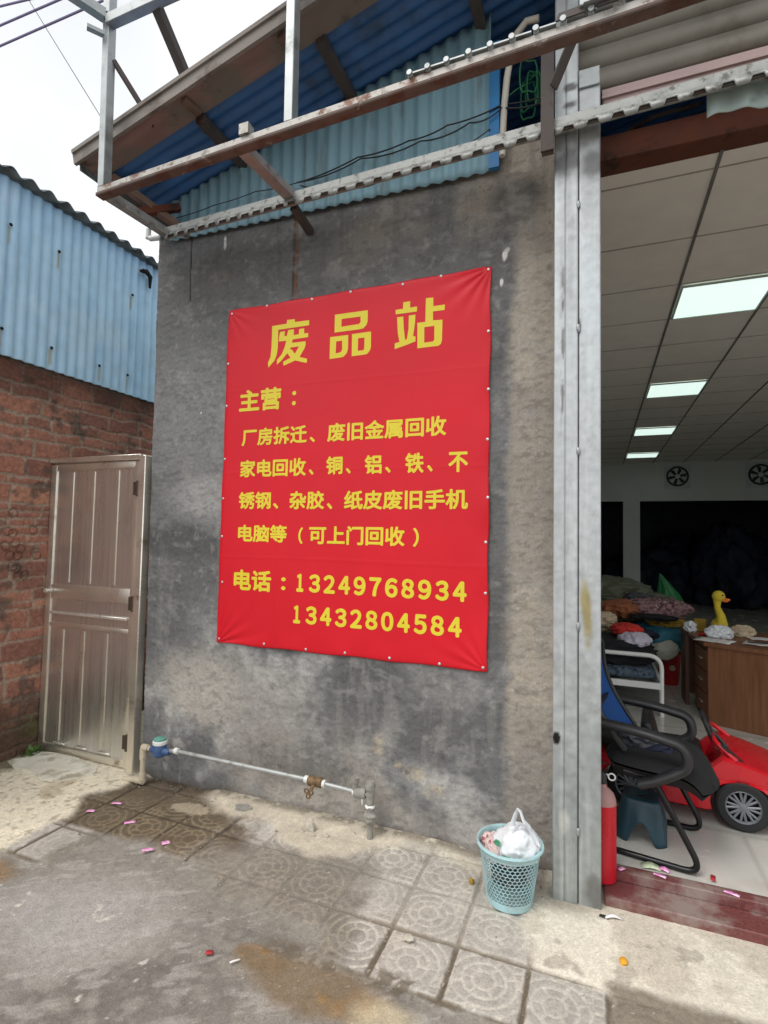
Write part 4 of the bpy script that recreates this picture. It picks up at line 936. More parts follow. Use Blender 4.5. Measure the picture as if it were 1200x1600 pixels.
for k in range(3):
    an = k*2.1+.4; c = Vector((-1.388, -.138, .186))+Vector((math.cos(an), -.3, math.sin(an)))*.016
    m_.tube([c+Vector((math.cos(t), 0, math.sin(t)))*.011 for t in np.linspace(0, 2*math.pi, 11)[:-1]], .0045, 6, True)
put('valve_handle', m_.mesh('valve_handle'), 'brass', vo)
m_ = MB()
m_.tube([(-1.145, -.10, .222), (-1.145, -.10, .285)], .017, 10); m_.lathe([(.022, 0), (.022, .025)], (-1.145, -.10, .268), None, 10)
m_.lathe([(.022, -.03), (.027, -.02), (.027, .02), (.022, .03)], (-1.115, -.10, .221), Matrix.Rotation(R(90), 3, 'Y'), 10)
m_.tube([(-1.062, -.10, .275), (-1.060, -.10, .10)], .021, 12); m_.lathe([(.026, 0), (.027, .02), (.022, .035)], (-1.062, -.10, .250), None, 12)
m_.blob((-1.058, -.102, .115), (.034, .03, .034), .3, 4, 3, seed=4)
m_.tube([(-1.060, -.10, .10), (-1.056, -.10, -.03)], .0165, 12)
m_.part('standpipe', 'pipe_dirty', wp)
m_ = MB(); m_.blob((-1.060, -.103, .168), (.025, .024, .012), .2, 4, 3, seed=6); m_.blob((-1.098, -.115, .19), (.004, .004, .022), .2, 4, 2, seed=7); m_.part('sealing_tape', 'white_pl', wp)

# ================================================================ LITTER BASKET
bk = thing('waste_basket', 'pale aqua perforated plastic basket full of rubbish by steel post', 'waste basket', (-.347, -.270, 0))
bk.scale = (.97, .97, .85)
BC = Vector((-.347, -.270, 0))
def bpt(a, z, off=0.0):
    r = .094+(.131-.094)*(z/.27)+off
    return BC+Vector((r*math.cos(a), r*math.sin(a), z))
m_ = MB(); NA, NR = 38, 13; z0, z1 = .032, .248; dz = (z1-z0)/NR
cache = {}
def hv(key, p):
    if key not in cache: cache[key] = m_.bm.verts.new(p)
    return cache[key]
da = 2*math.pi/NA
for j in range(NR):
    zc = z0+dz*(j+.5)
    for i in range(NA):
        ac = da*(i+(.5 if j % 2 else 0)); outer = []; inner = []
        for k in range(6):
            th = math.pi/2+k*math.pi/3
            du = math.cos(th)*.577*da; dv = math.sin(th)*.667*dz
            if k in (1, 2, 4, 5): du = math.copysign(.5*da, math.cos(th)); dv = math.copysign(dz/3, math.sin(th))
            else: du = 0; dv = math.copysign(2*dz/3, math.sin(th))
            A = ac+du; Z = zc+dv
            outer.append(hv(('o', round(A/da*2) % (2*NA), round(Z*3000)), bpt(A, Z)))
            kx = .83; inner.append(m_.bm.verts.new(bpt(ac+du*kx, zc+dv*kx)))
        for k in range(6): m_.bm.faces.new((outer[k], outer[(k+1) % 6], inner[(k+1) % 6], inner[k]))
m_.part('lattice_wall', 'basket', bk, solid=.0022)
m_ = MB()
pr = lambda z, o=0: (.094+(.131-.094)*(z/.27)+o, z)
m_.lathe([(.0, .012), (.088, .012), pr(.012, -.002), pr(.038, -.001), pr(.038, .0015), pr(.004, .003), (.088, .0), (.0, .0)], BC, None, 40, cap=False); m_.part('base', 'basket', bk)
m_ = MB(); m_.lathe([pr(.243, -.001), pr(.243, .0015), pr(.262, .003), (.142, .270), (.145, .276), (.142, .283), (.135, .284), (.131, .279), pr(.262, -.002), pr(.243, -.001)], BC, None, 48, cap=False); m_.part('rim', 'basket', bk)
# rubbish in it
rb = MB(); rr = random.Random(11)
for k in range(11):
    a = rr.uniform(0, 6.28); q = rr.uniform(0, .06); rb.blob(BC+Vector((q*math.cos(a), q*math.sin(a),   .085+.010*k)), (.045, .04, .035), .4, 3, 2, seed=k)
rb.solo('rubbish', 'sack', 'dark crumpled rubbish filling the aqua basket below the bag', 'rubbish', tuple(BC+Vector((0, 0, .1))))
rb = MB()
for k, (dx, dy, dz_) in enumerate(((-.062, -.035, .262), (-.075, -.005, .255), (-.05, -.062, .245), (-.085, .02, .25))): rb.blob(BC+Vector((dx, dy, dz_-.038)), (.036, .032, .030), .5, 3.5, 3, seed=20+k, ridge=True)
rb.solo('wrapper', 'paper_mix', 'crumpled pink and cream wrappers at the left inside the basket', 'wrapper', tuple(BC+Vector((-.06, -.03, .25))))
bag = thing('plastic_bag', 'knotted thin white plastic carrier bag sticking out of the basket', 'plastic bag', tuple(BC+Vector((.03, 0, .26))))
def bagpt(v):
    p = v.copy()
    return p
b = bmesh.new(); bmesh.ops.create_icosphere(b, subdivisions=5, radius=1.0)
for v_ in b.verts:
    p = v_.co.copy(); n_ = mnoise.fractal(p*1.6+Vector((3, 1, 7)), 1, 2, 4)
    f_ = (1-abs(mnoise.noise(Vector((p.x*2.4, p.y*2.4, p.z*1.2))+Vector((9, 2, 4)))))
    k = 1+.16*n_+.14*(f_-.7)
    q = Vector((p.x*.096*k, p.y*.086*k, p.z*.078*k))
    if p.z > .2: q.x *= 1-.25*(p.z-.2); q.x += .02*(p.z-.2)
    v_.co = q+BC+Vector((.028, -.008, .236))
mb = MB(); mb.merge(b); mb.part('bag_body', 'bag_white', bag, ang=180)
mb = MB()
hb = BC+Vector((.036, -.02, .282))
mb.tube([hb+Vector(p) for p in ((-.035, .0, -.005), (-.022, .006, .04), (-.010, .008, .080), (.000, .006, .102), (.010, .004, .094), (.022, .0, .062), (.045, .002, .040), (.062, .004, .0))], [.016, .013, .011, .012, .011, .011, .014, .018], 8, ry=.004)
mb.tube([hb+Vector(p) for p in ((-.018, -.030, -.01), (-.006, -.032, .035), (.014, -.030, .062), (.036, -.024, .058), (.052, -.018, .03), (.068, -.012, -.012))], [.016, .012, .009, .010, .011, .014], 8, ry=.0035)
mb.tube([hb+Vector(p) for p in ((.05, .0, .02), (.075, -.004, -.012), (.088, -.008, -.024))], [.012, .010, .004], 8, ry=.004)
mb.part('bag_handle', 'bag_white', bag, ang=70)
mb = MB()
def on_bag(dx, dz, r0, r1, m0, m1, seg=10):
    pts = [BC+Vector((.028+dx+r0*math.cos(t), -.102+.9*abs(dx+r0*math.cos(t))**1.35,   .236+dz+r1*math.sin(t))) for t in np.linspace(m0, m1, seg)]
    mb.tube(pts, .0035, 6, ry=.0035)
on_bag(-.066, .026, .012, .010, 0, 5.6); on_bag(-.066, .026, .005, .004, 0, 5.9); on_bag(-.025, -.005, .014, .010, 3.4, 5.8); on_bag(-.062, -.022, .012, .008, 2.9, 5.4)
mb.part('green_print', 'bag_print_g', bag)
mb = MB()
for k in range(3): on_bag(-.055+.017*k, -.040-.004*k, .008, .006, 0, 6.2)
mb.part('red_print', 'bag_print_r', bag)

# ================================================================ LITTER AND STONES ON THE GROUND
def scrap(name, m, x, y, L, W, rz, lab, cat, grp, z=0.0, curl=.0012):
    n = 5; vs = []; fs = []
    for i in range(n+1):
        t = i/n-.5
        for s_ in (-.5, .5):
            p = Matrix.Rotation(rz, 3, 'Z') @ Vector((t*L, s_*W, 0)); vs.append((x+p.x, y+p.y, z+.003+curl*(math.cos(t*5+rz)+1)*(1 if s_ > 0 else .6)))
    for i in range(n): fs.append((2*i, 2*i+2, 2*i+3, 2*i+1))
    mb = MB(); mb.add(vs, fs); return mb.solo(name, m, lab, cat, (x, y, z), grp, solid=.0012)
PS_ = [(-2.486, -.338, .062, .022, .3, 'pink paper scrap on wet brown paving nearest the wall pipe'),
       (-2.545, -.456, .046, .026, .5, 'pink paper scrap at the edge of pale concrete and wet paving'),
       (-2.261, -.459, .060, .026, .75, 'pink paper scrap lying on the ring pattern of a wet paver'),
       (-1.954, -.529, .042, .032, .9, 'short pink paper scrap farthest right of the pink scraps on the paving'),
       (-1.988, -.608, .060, .024, .7, 'pink paper scrap on the pale corner paver'),
       (-3.018, -.551, .060, .030, .4, 'pink paper scrap in the middle of the pale concrete'),
       (-2.675, -.815, .045, .030, .9, 'pink paper scrap at the left picture edge on pale concrete')]
for (x, y, L, W, rz, lab) in PS_: scrap('paper_scrap', 'pink', x, y, L*.9, W*.85, rz, lab, 'paper scrap', 'pink paper scraps on the ground', z=.004)
scrap('paper_scrap', 'redpaper', -1.305, -.996, .026, .018, .4, 'tiny red paper scrap on the dark road', 'paper scrap', 'small scraps on the dark road', z=-.004)
scrap('paper_scrap', 'whitepaper', -1.196, -.991, .036, .007, .9, 'thin white paper strip on the dark road', 'paper scrap', 'small scraps on the dark road', z=-.004)
scrap('paper_scrap', 'whitepaper', .06, -.235, .07, .010, .3, 'twisted white strip at the foot of the steel post', 'paper scrap', None, z=.006, curl=.008)
scrap('cable_end', 'cable', .022, -.238, .035, .016, -.2, 'bit of black rubber at the foot of the steel post', 'rubber scrap', None, z=.006)
m_ = MB(); m_.blob((.084, -.462, .012), (.014, .020, .008), .3, 2, 3, seed=2); m_.solo('orange_peel', 'orangepeel', 'bit of orange peel on the pale cement', 'peel', (.084, -.462, .004))
m_ = MB(); m_.blob((-.515, -.235, .012), (.012, .010, .012), .5, 3, 3, seed=8); m_.solo('wrapper', 'mustard', 'small yellow crumpled wrapper beside the aqua basket', 'wrapper', (-.515, -.235, .004))
for (x, y, lab, L, rz) in ((.095, -.015, 'pink paper scrap on the stone step beside the extinguisher', .035, .9), (.245, .0, 'pale pink paper scrap on the upper stone step', .05, -.3), (.505, -.015, 'lilac paper scrap on the stone step at the right', .055, -.35)):
    scrap('paper_scrap', 'pink', x, y, L, .018, rz, lab, 'paper scrap', 'paper scraps on the step', z=.088)
for (x, y, m, lab, L, rz, q) in ((.372, .075, 'redpaper', 'dark red paper scrap on white tiles behind the chair runner', .04, .4, .02), (.452, .06, 'redpaper', 'dark red paper scrap on white tiles right of the chair runner', .055, 1.4, .018),
                             (.215, .045, 'greenpaper', 'pale green crumpled wrapper on the tiles at the step', .075, .1, .04), (.24, .10, 'bag_print_g', 'small green scrap on the tiles under the chair', .03, 1.2, .016), (.262, .042, 'pink', 'bright pink scrap under the front of the chair runner', .05, -.4, .024)):
    scrap('paper_scrap', m, x, y, L, q, rz, lab, 'paper scrap', 'paper scraps on the tiled floor', z=.091, curl=.006)
rr = random.Random(21)
m_ = MB(); m_.blob((-1.37, -.15, .028), (.026, .018, .034), .45, 2.2, 3, seed=5); m_.solo('stone', 'stone', 'pale grey stone chunk on the sand below the valve', 'stone', (-1.37, -.15, .01))
STN = [(-1.33, -.19, 'small stone right of the pale stone chunk'), (-1.27, -.17, 'flat small stone on the sand near the standpipe'), (-1.41, -.18, 'little dark pebble left of the pale stone chunk'), (-1.15, -.10, 'pebble at the wall foot just left of the standpipe'), (-1.74, -.13, 'small stone on the sand in the wall corner'), (-2.02, -.10, 'pebble by the wall near the blue meter'), (-.66, -.66, 'white pebble in the gap between two ringed pavers')]
for i, (x, y, lab) in enumerate(STN):
    m_ = MB(); s_ = rr.uniform(.009, .017); m_.blob((x, y, .012), (s_*1.3, s_, s_*.8), .4, 2.5, 2, seed=i+30); m_.solo('stone', 'stone', lab, 'stone', (x, y, .006), 'small stones on the pavement')
# loose grit nobody could count: along the wall foot, in the joints, thinly over the road
rr = random.Random(77); m_ = MB()
for k in range(330):
    if k < 190: x = rr.uniform(-2.6, -.25); y = -.02-abs(rr.gauss(0, .09))
    elif k < 300: x = -.484+PIT*rr.randint(-6, 1)+rr.gauss(0, .012); y = rr.uniform(-.88, -.12)
    else: x = rr.uniform(-2.6, .5); y = rr.uniform(-1.25, -.25)
    if x > -.23 and y > -.20: continue
    s_ = rr.uniform(.0014, .0042) if rr.random() < .92 else rr.uniform(.004, .007)
    b = bmesh.new(); bmesh.ops.create_icosphere(b, subdivisions=1, radius=1.0)
    for v_ in b.verts: v_.co = Vector((v_.co.x*s_*rr.uniform(.8, 1.4), v_.co.y*s_*rr.uniform(.7, 1.2), v_.co.z*s_*rr.uniform(.5, .9)))
    m_.merge(b, Matrix.Translation((x, y, .004+s_*.3)))
tag(put('loose_grit', m_.mesh('loose_grit', 30), 'grit'), 'loose grit and crumbs scattered over the pavement', 'grit', None, 'stuff')
m_ = MB(); m_.prism([(-1.86, -.11), (-1.80, -.08), (-1.755, -.105), (-1.79, -.135), (-1.84, -.14)], lambda u, v, w: (u, v, .012+w+.04*(v+.14)), .012); m_.solo('mortar_flake', 'pipe_dirty', 'flat loose flake of mortar at the foot of the wall', 'mortar flake', (-1.81, -.11, .01))
# broken slab at the gate
pl = [(-3.56, -.24), (-3.42, -.285), (-3.30, -.285), (-3.20, -.29), (-3.12, -.325), (-3.03, -.315), (-2.985, -.27), (-2.95, -.215), (-2.90, -.165), (-2.925, -.11), (-2.98, -.06), (-3.06, -.03), (-3.20, -.02), (-3.40, -.03), (-3.54, -.06)]
m_ = MB(); m_.prism([(a+.006*math.sin(i*7), b+.006*math.cos(i*5)) for i, (a, b) in enumerate(pl)], lambda u, v, w: (u, v, -.01+w*(1+.25*math.sin(u*9))), .034)
m_.solo('broken_slab', 'slab', 'cracked pale concrete slab lying in front of the gate', 'concrete slab', (-3.2, -.17, 0))
# weed
m_ = MB(); rr = random.Random(4)
for k in range(60):
    a = rr.uniform(0, 6.28); L = rr.uniform(.03, .085); q = rr.uniform(0, .04); x = -3.535+q*math.cos(a*2); y = -.09+q*math.sin(a*2); e_ = rr.uniform(.3, 1.2)
    d = Vector((math.cos(a)*math.cos(e_), math.sin(a)*math.cos(e_), math.sin(e_))); sd_ = Vector((-d.y, d.x, 0)).normalized()*L*.22; p = Vector((x, y, .005))
    m_.add([p, p+d*L*.6+sd_, p+d*L, p+d*L*.6-sd_], [(0, 1, 2, 3)])
m_.solo('weed', 'leaf', 'small green weed at the foot of brick wall beside the gate', 'plant', (-3.535, -.09, 0))

# ================================================================ THINGS IN THE SHOP
FZ = .09
def RY(a): return Matrix.Rotation(a, 3, 'Y')
def RX(a): return Matrix.Rotation(a, 3, 'X')
# fire extinguisher
ex = thing('fire_extinguisher', 'red fire extinguisher standing on the step behind the steel post', 'extinguisher', (.018, -.035, .045))
m_ = MB(); m_.lathe([(.050, 0), (.056, .006), (.057, .02), (.057, .325)], (.018, -.035, .046), None, 28); m_.part('cylinder', 'ext_red', ex)
m_ = MB(); m_.lathe([(.057, .325), (.055, .345), (.046, .366), (.030, .382), (.018, .388), (.016, .410)], (.018, -.035, .046), None, 28); m_.part('shoulder', 'ext_grey', ex)
m_ = MB(); m_.lathe([(.018, .405), (.018, .44), (.012, .45)], (.018, -.035, .046), None, 14); m_.bar((-.03, -.035, .485), (.03, -.035, .50), .02, .012); m_.bar((-.02, -.035, .515), (.025, -.035, .54), .02, .006)
m_.part('valve_head', 'blk', ex)
m_ = MB(); m_.tube([(.034, -.035, .492), (.042, -.035, .486)], .003, 6); m_.tube([(.056+.014*math.cos(t), -.035, .482+.014*math.sin(t)) for t in np.linspace(0, 2*math.pi, 15)[:-1]], .0035, 6, True); m_.part('safety_pin', 'white_tube', ex)

# office chair, facing +x, local coordinates about the seat centre on the floor
ch = thing('office_chair', 'black sled base office chair with blue mesh back beside steel post', 'office chair', (.243, .29, FZ), R(-10), local=True)
def rbox(name, c, s, bev, m, parent, rot=None, seg=4):
    mb = MB(); mb.box(c, s, rot, bev, seg); return mb.part(name, m, parent, ang=50)
se = MB(); b = bmesh.new(); bmesh.ops.create_grid(b, x_segments=16, y_segments=16, size=1.0)
top = {}
pts = []
for sgn in (1, -1):
    for i in range(17):
        for j in range(17):
            u_ = -1+i/8; v_ = -1+j/8
            rr_ = (abs(u_)**4+abs(v_)**4)**.25; k = 1/max(1, rr_/1.0) if rr_ > 1 else 1
            e_ = max(abs(u_), abs(v_)); X = u_*.240*math.sqrt(1-.30*v_*v_*u_*u_)*math.sqrt(1-.22*v_*v_); Y = v_*.232*math.sqrt(1-.22*u_*u_)
            fall = math.sqrt(max(0, 1-e_**5))
            Zt = .398 + (.050*fall if sgn > 0 else -.066*fall) - .075*max(0, u_-.35)**2*2 + .012*(v_*v_-.3)*(sgn > 0)
            pts.append((X+.035, Y, Zt))
b.free()
F = []
for s_ in (0, 1):
    for i in range(16):
        for j in range(16):
            q = [s_*289+i*17+j, s_*289+(i+1)*17+j, s_*289+(i+1)*17+j+1, s_*289+i*17+j+1]; F.append(q if s_ == 0 else q[::-1])
se.add(pts, F); bmesh.ops.remove_doubles(se.bm, verts=se.bm.verts, dist=.0008); se.part('seat', 'blkfab', ch, ang=80)
def rounded(pts, r_, n=6):
    P = [Vector(p) for p in pts]; out = [P[0]]
    for a, b_, c in zip(P[:-2], P[1:-1], P[2:]):
        d1 = (a-b_); d2 = (c-b_); l = min(r_, d1.length*.48, d2.length*.48); p1 = b_+d1.normalized()*l; p2 = b_+d2.normalized()*l
        for k in range(n+1):
            t = k/n; out.append((p1*(1-t)+b_*t)*(1-t)+(b_*(1-t)+p2*t)*t)
    out.append(P[-1]); return out
for y in (-.205, .205):
    mb = MB(); mb.tube(rounded([(-.25, y, .014), (.215, y, .014), (.02, y, .375), (-.10, y, .375)], .085, 8), .0135, 10)
    mb.part('runner', 'blksteel', ch)
mb = MB(); mb.tube([(-.25, -.205, .014), (-.25, .205, .014)], .0125, 10); mb.tube([(-.05, -.205, .375), (-.05, .205, .375)], .0125, 10); mb.part('cross_tube', 'blksteel', ch)
for y in (-.238, .238):
    mb = MB(); mb.tube(rounded([(-.30, y, .46), (-.25, y, .585), (-.02, y, .575), (.150, y, .545), (.165, y, .455), (.04, y, .375), (-.03, y, .345)], .085, 9), .033, 14, ry=.022, up=(0, 1, 0))
    mb.part('armrest', 'blk', ch, ang=60)
bk_ = MB()
def backp(u_, v_, off=0.0):      # u across, v up
    z = .47+.42*v_; x = -.145-.16*v_+.05*math.sin(v_*math.pi)*-1+.045*(u_*u_)+off; w_ = .205-.02*abs(2*v_-1)**3
    return Vector((x, u_*w_, z))
n = 14; vs = [backp(-1+2*i/n, j/n) for i in range(n+1) for j in range(n+1)]
bk_.add(vs, [(i*(n+1)+j, (i+1)*(n+1)+j, (i+1)*(n+1)+j+1, i*(n+1)+j+1) for i in range(n) for j in range(n)])
bk_.part('mesh_back', 'bluemesh', ch, solid=.006)
mb = MB(); loop = [backp(-1+2*t, 0) for t in np.linspace(0, 1, 8)[:-1]]+[backp(1, t) for t in np.linspace(0, 1, 10)[:-1]]+[backp(1-2*t, 1) for t in np.linspace(0, 1, 8)[:-1]]+[backp(-1, 1-t) for t in np.linspace(0, 1, 10)[:-1]]
mb.tube(loop, .015, 8, True); mb.part('back_frame', 'blk', ch)
mb = MB(); mb.bar((-.16, 0, .50), (-.12, 0, .385), .08, .02); mb.bar((-.235, -.17, .62), (-.235, .17, .62), .03, .02); mb.part('back_bracket', 'blk', ch)
m_ = MB(); m_.blob((.20, .30, .555), (.09, .06, .04), .5, 3, 3, seed=41, ridge=True); m_.solo('plastic_sheet', 'sack', 'crumpled grey plastic film lying on the office chair seat by the back', 'plastic film', (.20, .30, .53))
m_ = MB(); m_.blob((.27, .27, .535), (.07, .06, .022), .4, 3, 3, seed=44); m_.solo('dark_bag', 'navy', 'dark blue shiny bag lying on the office chair seat under its arm', 'bag', (.27, .27, .52))

# plastic stool
stl = thing('plastic_stool', 'small dark teal plastic stool under the office chair', 'stool', (.198, .33, FZ), R(-6), local=True)
vs = []; n = 36
mb = MB()
def stp(a, t, inset=0.0):
    w_ = (.080+.028*t-inset); d_ = (.075+.025*t-inset); c, s_ = math.cos(a), math.sin(a); k = 1/max(abs(c), abs(s_)); k = min(k, 1.22)
    return Vector((c*k*w_, s_*k*d_, .185*(1-t)))
rows = 9; R_ = []
for j in range(rows+1):
    t = j/rows; R_.append([])
    for i in range(n*2):
        a = 2*math.pi*i/(n*2); p = stp(a, t)
        # arched cut-outs in the four sides
        side = min(abs(((a+math.pi/4) % (math.pi/2))-math.pi/4)/(math.pi/4), 1)
        arch = .095*max(0, 1-(side/.62)**2.2)
        zb = arch if side < .62 else 0
        p.z = zb+(.185-zb)*(1-t); R_[-1].append(mb.bm.verts.new(p))
for A, B in zip(R_[:-1], R_[1:]):
    for i in range(n*2): mb.bm.faces.new((A[i], A[(i+1) % (n*2)], B[(i+1) % (n*2)], B[i]))
prev = R_[0]
for kk, zz in ((.93, .190), (.75, .191), (.4, .189), (.14, .188)):
    cur = [mb.bm.verts.new((v_.co.x*kk/1, v_.co.y*kk, zz)) for v_ in R_[0]]
    for i in range(n*2): mb.bm.faces.new((prev[i], prev[(i+1) % (n*2)], cur[(i+1) % (n*2)], cur[i]))
    prev = cur
mb.part('shell', 'stool', stl, ang=45, solid=.004)

# ride-on toy car
car = thing('toy_car', 'red ride on toy car with grey spoked wheels behind the chair', 'toy car', (.44, .83, FZ), R(-5.6), local=True)
prof = [(-.47, .12), (-.42, .075), (-.405, .08)]
prof += [(-.254+.140*math.cos(a), .122+.140*math.sin(a)) for a in np.linspace(math.pi*1.10, -math.pi*.10, 13)]
prof += [(-.09, .072), (.09, .072)]
prof += [(.254+.140*math.cos(a), .122+.140*math.sin(a)) for a in np.linspace(math.pi*1.10, -math.pi*.10, 13)]
prof += [(.42, .075), (.55, .085), (.615, .12), (.62, .17), (.58, .22), (.50, .270), (.40, .318), (.31, .352), (.22, .378), (.17, .385)]
ck0 = len(prof); prof += [(.10, .30), (-.02, .265), (-.14, .265), (-.21, .28)]; ck1 = len(prof)
prof += [(-.28, .30), (-.37, .30), (-.45, .28), (-.49, .22)]
prof = [(x, z if z < .15 else .15+(z-.15)*.80) for x, z in prof]
slices = [(-.245, .012, .86), (-.25, .0, .93), (-.235, .0, .985), (-.20, .0, 1.0), (-.19, .0, 1.0), (-.10, .0, 1.03), (.0, .0, 1.04), (.10, .0, 1.03), (.19, .0, 1.0), (.20, .0, 1.0), (.235, .0, .985), (.25, .0, .93), (.245, .012, .86)]
mb = MB(); RG = []
for y, ins, ks in slices:
    row = []
    for i, (x, z) in enumerate(prof):
        zz = z
        if z > .2: zz = .2+(z-.2)*ks*(1 if ks > .9 else .8)
        if ck0 <= i < ck1 and abs(y) < .195: zz = .16
        taper = 1-.10*max(0, (x-.35)/.27)**2-.06*max(0, (-x-.35)/.14)**2
        row.append(mb.bm.verts.new((x, y*taper, zz)))
    RG.append(row)
N_ = len(prof)
for A, B in zip(RG[:-1], RG[1:]):
    for i in range(N_): mb.bm.faces.new((A[i], A[(i+1) % N_], B[(i+1) % N_], B[i]))
from mathutils.geometry import tessellate_polygon
for rw in (RG[0], RG[-1]):
    for t3 in tessellate_polygon([[Vector((v_.co.x, v_.co.z, 0)) for v_ in rw]]):
        try: mb.bm.faces.new([rw[i] for i in t3])
        except ValueError: pass
mb.part('body', 'red_car', car, ang=35)
mb = MB(); mb.box((-.10, 0, .24), (.40, .44, .10), None, .03, 3); mb.box((-.16, 0, .34), (.06, .34, .20), RY(-.25), .025, 3); mb.box((-.34, 0, .31), (.20, .42, .05), None, .02, 3); mb.part('seat_tub', 'blk', car)
for y in (-.215, .215):
    for x in (-.254, .254):
        w_ = None
        mb = MB(); sgn = -1 if y < 0 else 1
        mb.lathe([(.085, -.045), (.108, -.045), (.118, -.035), (.120, 0), (.118, .032), (.108, .042), (.076, .042), (.072, .030)], (x, y, .120), RX(R(90)*(1 if sgn < 0 else -1)), 32, cap=False)
        wh = mb.part('wheel', 'rubber', car)
        mb = MB(); rot = RX(R(90)*(1 if sgn < 0 else -1))
        def wpnt(r_, a, o): return Vector((x, y, .120))+rot @ Vector((r_*math.cos(a), r_*math.sin(a), o))
        mb.lathe([(.070, .026), (.080, .040), (.076, .044), (.069, .034)], (x, y, .120), rot, 32, cap=False)
        for k in range(8):
            for dlt in (-.09, .09):
                a = k*2*math.pi/8+dlt*(.8); a2 = k*2*math.pi/8+dlt*1.9
                mb.tube([wpnt(.016, a, .034), wpnt(.073, a2, .036)], [.007, .0055], 6)
        mb.lathe([(.022, .028), (.022, .038), (.012, .042)], (x, y, .120), rot, 16)
        put('rim', mb.mesh('rim'), 'rim', wh)
        mb = MB(); mb.lathe([(.090, .012), (.0, .012)], (x, y, .120), rot, 24, cap=False); put('wheel_back', mb.mesh('wheel_back'), 'oxide', wh)
mb = MB()
mb.tube(rounded([(.235, -.205, .325), (.145, -.18, .395), (.13, 0, .405), (.145, .18, .395), (.235, .205, .325)], .05, 5), .012, 8); mb.part('windscreen_frame', 'red_car', car)
mb = MB(); mb.prism([(.285, .305), (.235, .32), (.165, .390), (.18, .394)], lambda u, v, w: (u, -.205+w, v), .02); mb.part('mirror_panel', 'blk', car)
mb = MB(); cst = Vector((.115, -.06, .44)); 
mb.tube([cst+Vector((.35*.075*math.sin(t)*-1, .075*math.cos(t), .9*.075*math.sin(t))) for t in np.linspace(0, 2*math.pi, 25)[:-1]], .011, 8, True)
mb.tube([cst+Vector((0, -.07, 0)), cst+Vector((.015, 0, -.01)), cst+Vector((0, .07, 0))], .009, 6); mb.tube([cst+Vector((.01, 0, -.01)), cst+Vector((.09, 0, -.10))], .012, 6); mb.blob(cst+Vector((.006, 0, 0)), (.012, .022, .022), .0, 1, 2); mb.part('steering_wheel', 'blk', car)
mb = MB(); mb.box((.605, -.15, .19), (.02, .10, .03), None, .008, 2); mb.part('headlight', 'white_tube', car); mb = MB(); mb.box((.605, .15, .19), (.02, .10, .03), None, .008, 2); mb.part('headlight', 'white_tube', car)

# desk
dk = thing('wooden_desk', 'brown wooden desk with papers and a toy duck on it', 'desk', (1.25, 2.6, FZ))
A, Bp, Cp, Dp = (.790, 2.352), (1.75, 1.90), (1.85, 3.15), (.715, 3.15)
m_ = MB(); m_.prism([A, Bp, Cp, Dp], lambda u, v, w: (u, v, .700+w), .030); m_.part('top', 'wood', dk)
e = Vector((Bp[0]-A[0], Bp[1]-A[1], 0)).normalized(); nn = Vector((-e.y, e.x, 0))
p0 = Vector((A[0], A[1], 0))+e*.022+nn*.02
m_ = MB(); m_.prism([(.0, FZ), (.94, FZ), (.94, .699), (.0, .699)], lambda u, v, w: p0+e*u+nn*w+Vector((0, 0, v)), .018); m_.part('front_panel', 'wood', dk)
m_ = MB(); m_.prism([(p0.x+.004, p0.y+.02), (p0.x+.30, p0.y-.10), (p0.x+.28, p0.y+.42), (p0.x-.022, p0.y+.42)], lambda u, v, w: (u, v, FZ+.03+w), .565); m_.part('drawer_case', 'wood_dark', dk)
for k, (za, zb) in enumerate(((.13, .30), (.31, .48), (.49, .655))):
    mb = MB(); mb.prism([(p0.x-.004, p0.y+.035), (p0.x+.012, p0.y+.035), (p0.x-.014, p0.y+.415), (p0.x-.030, p0.y+.415)], lambda u, v, w, za=za, zb=zb: (u, v, za+w*(zb-za)), 1.0); d_ = mb.part('drawer', 'wood', dk)
    mb = MB(); mb.bar((p0.x-.016, p0.y+.17, (za+zb)/2), (p0.x-.022, p0.y+.28, (za+zb)/2), .012, .014); put('handle', mb.mesh('handle'), 'steel_frame', d_)
m_ = MB(); m_.box((.742, 3.00, .395), (.03, .28, .61)); m_.box((1.2, 3.10, .42), (.9, .02, .55)); m_.part('back_panel', 'wood_dark', dk)
TZ = .7312
# duck
du = thing('toy_duck', 'yellow plush duck toy with orange bill standing on the desk', 'toy duck', (.985, 2.80, TZ))
dc = Vector((.985, 2.80, TZ))
m_ = MB(); m_.blob(dc+Vector((.0, .05, .07)), (.060, .10, .072), .06, 2, 4, seed=1)
m_.tube([dc+Vector(p) for p in ((.010, .0, .09), (.004, -.01, .17), (-.022, -.015, .24), (-.022, -.015, .32))], [.050, .034, .024, .034], 14)
m_.blob(dc+Vector((-.012, -.015, .335)), (.050, .050, .050), .04, 2, 4, seed=2); m_.part('body', 'duck', du, ang=80)
m_ = MB(); m_.blob(dc+Vector((.040, -.035, .312)), (.034, .018, .013), .08, 2, 3, seed=3, rz=-.4); m_.blob(dc+Vector((.034, -.034, .298)), (.025, .015, .010), .08, 2, 3, seed=4, rz=-.4); m_.part('bill', 'bill', du)
m_ = MB(); m_.blob(dc+Vector((.012, -.060, .350)), (.007, .005, .007), 0, 1, 2); m_.part('eye', 'oxide', du)
def pile(name, m, c, r, lab, cat, seed, amp=.35, freq=2.6, grp=None, sub=5, ridge=True, rz=0.0, flat=None):
    mb = MB(); mb.blob(c, r, amp, freq, sub, flat=flat, seed=seed, ridge=ridge, rz=rz); return mb.solo(name, m, lab, cat, (c[0], c[1], c[2]-r[2]), grp, ang=70)
pile('tissue_bag', 'bag_white', (.945, 2.62, TZ+.045), (.095, .06, .055), 'crumpled white plastic bag on the desk in front of the duck', 'plastic bag', 51)
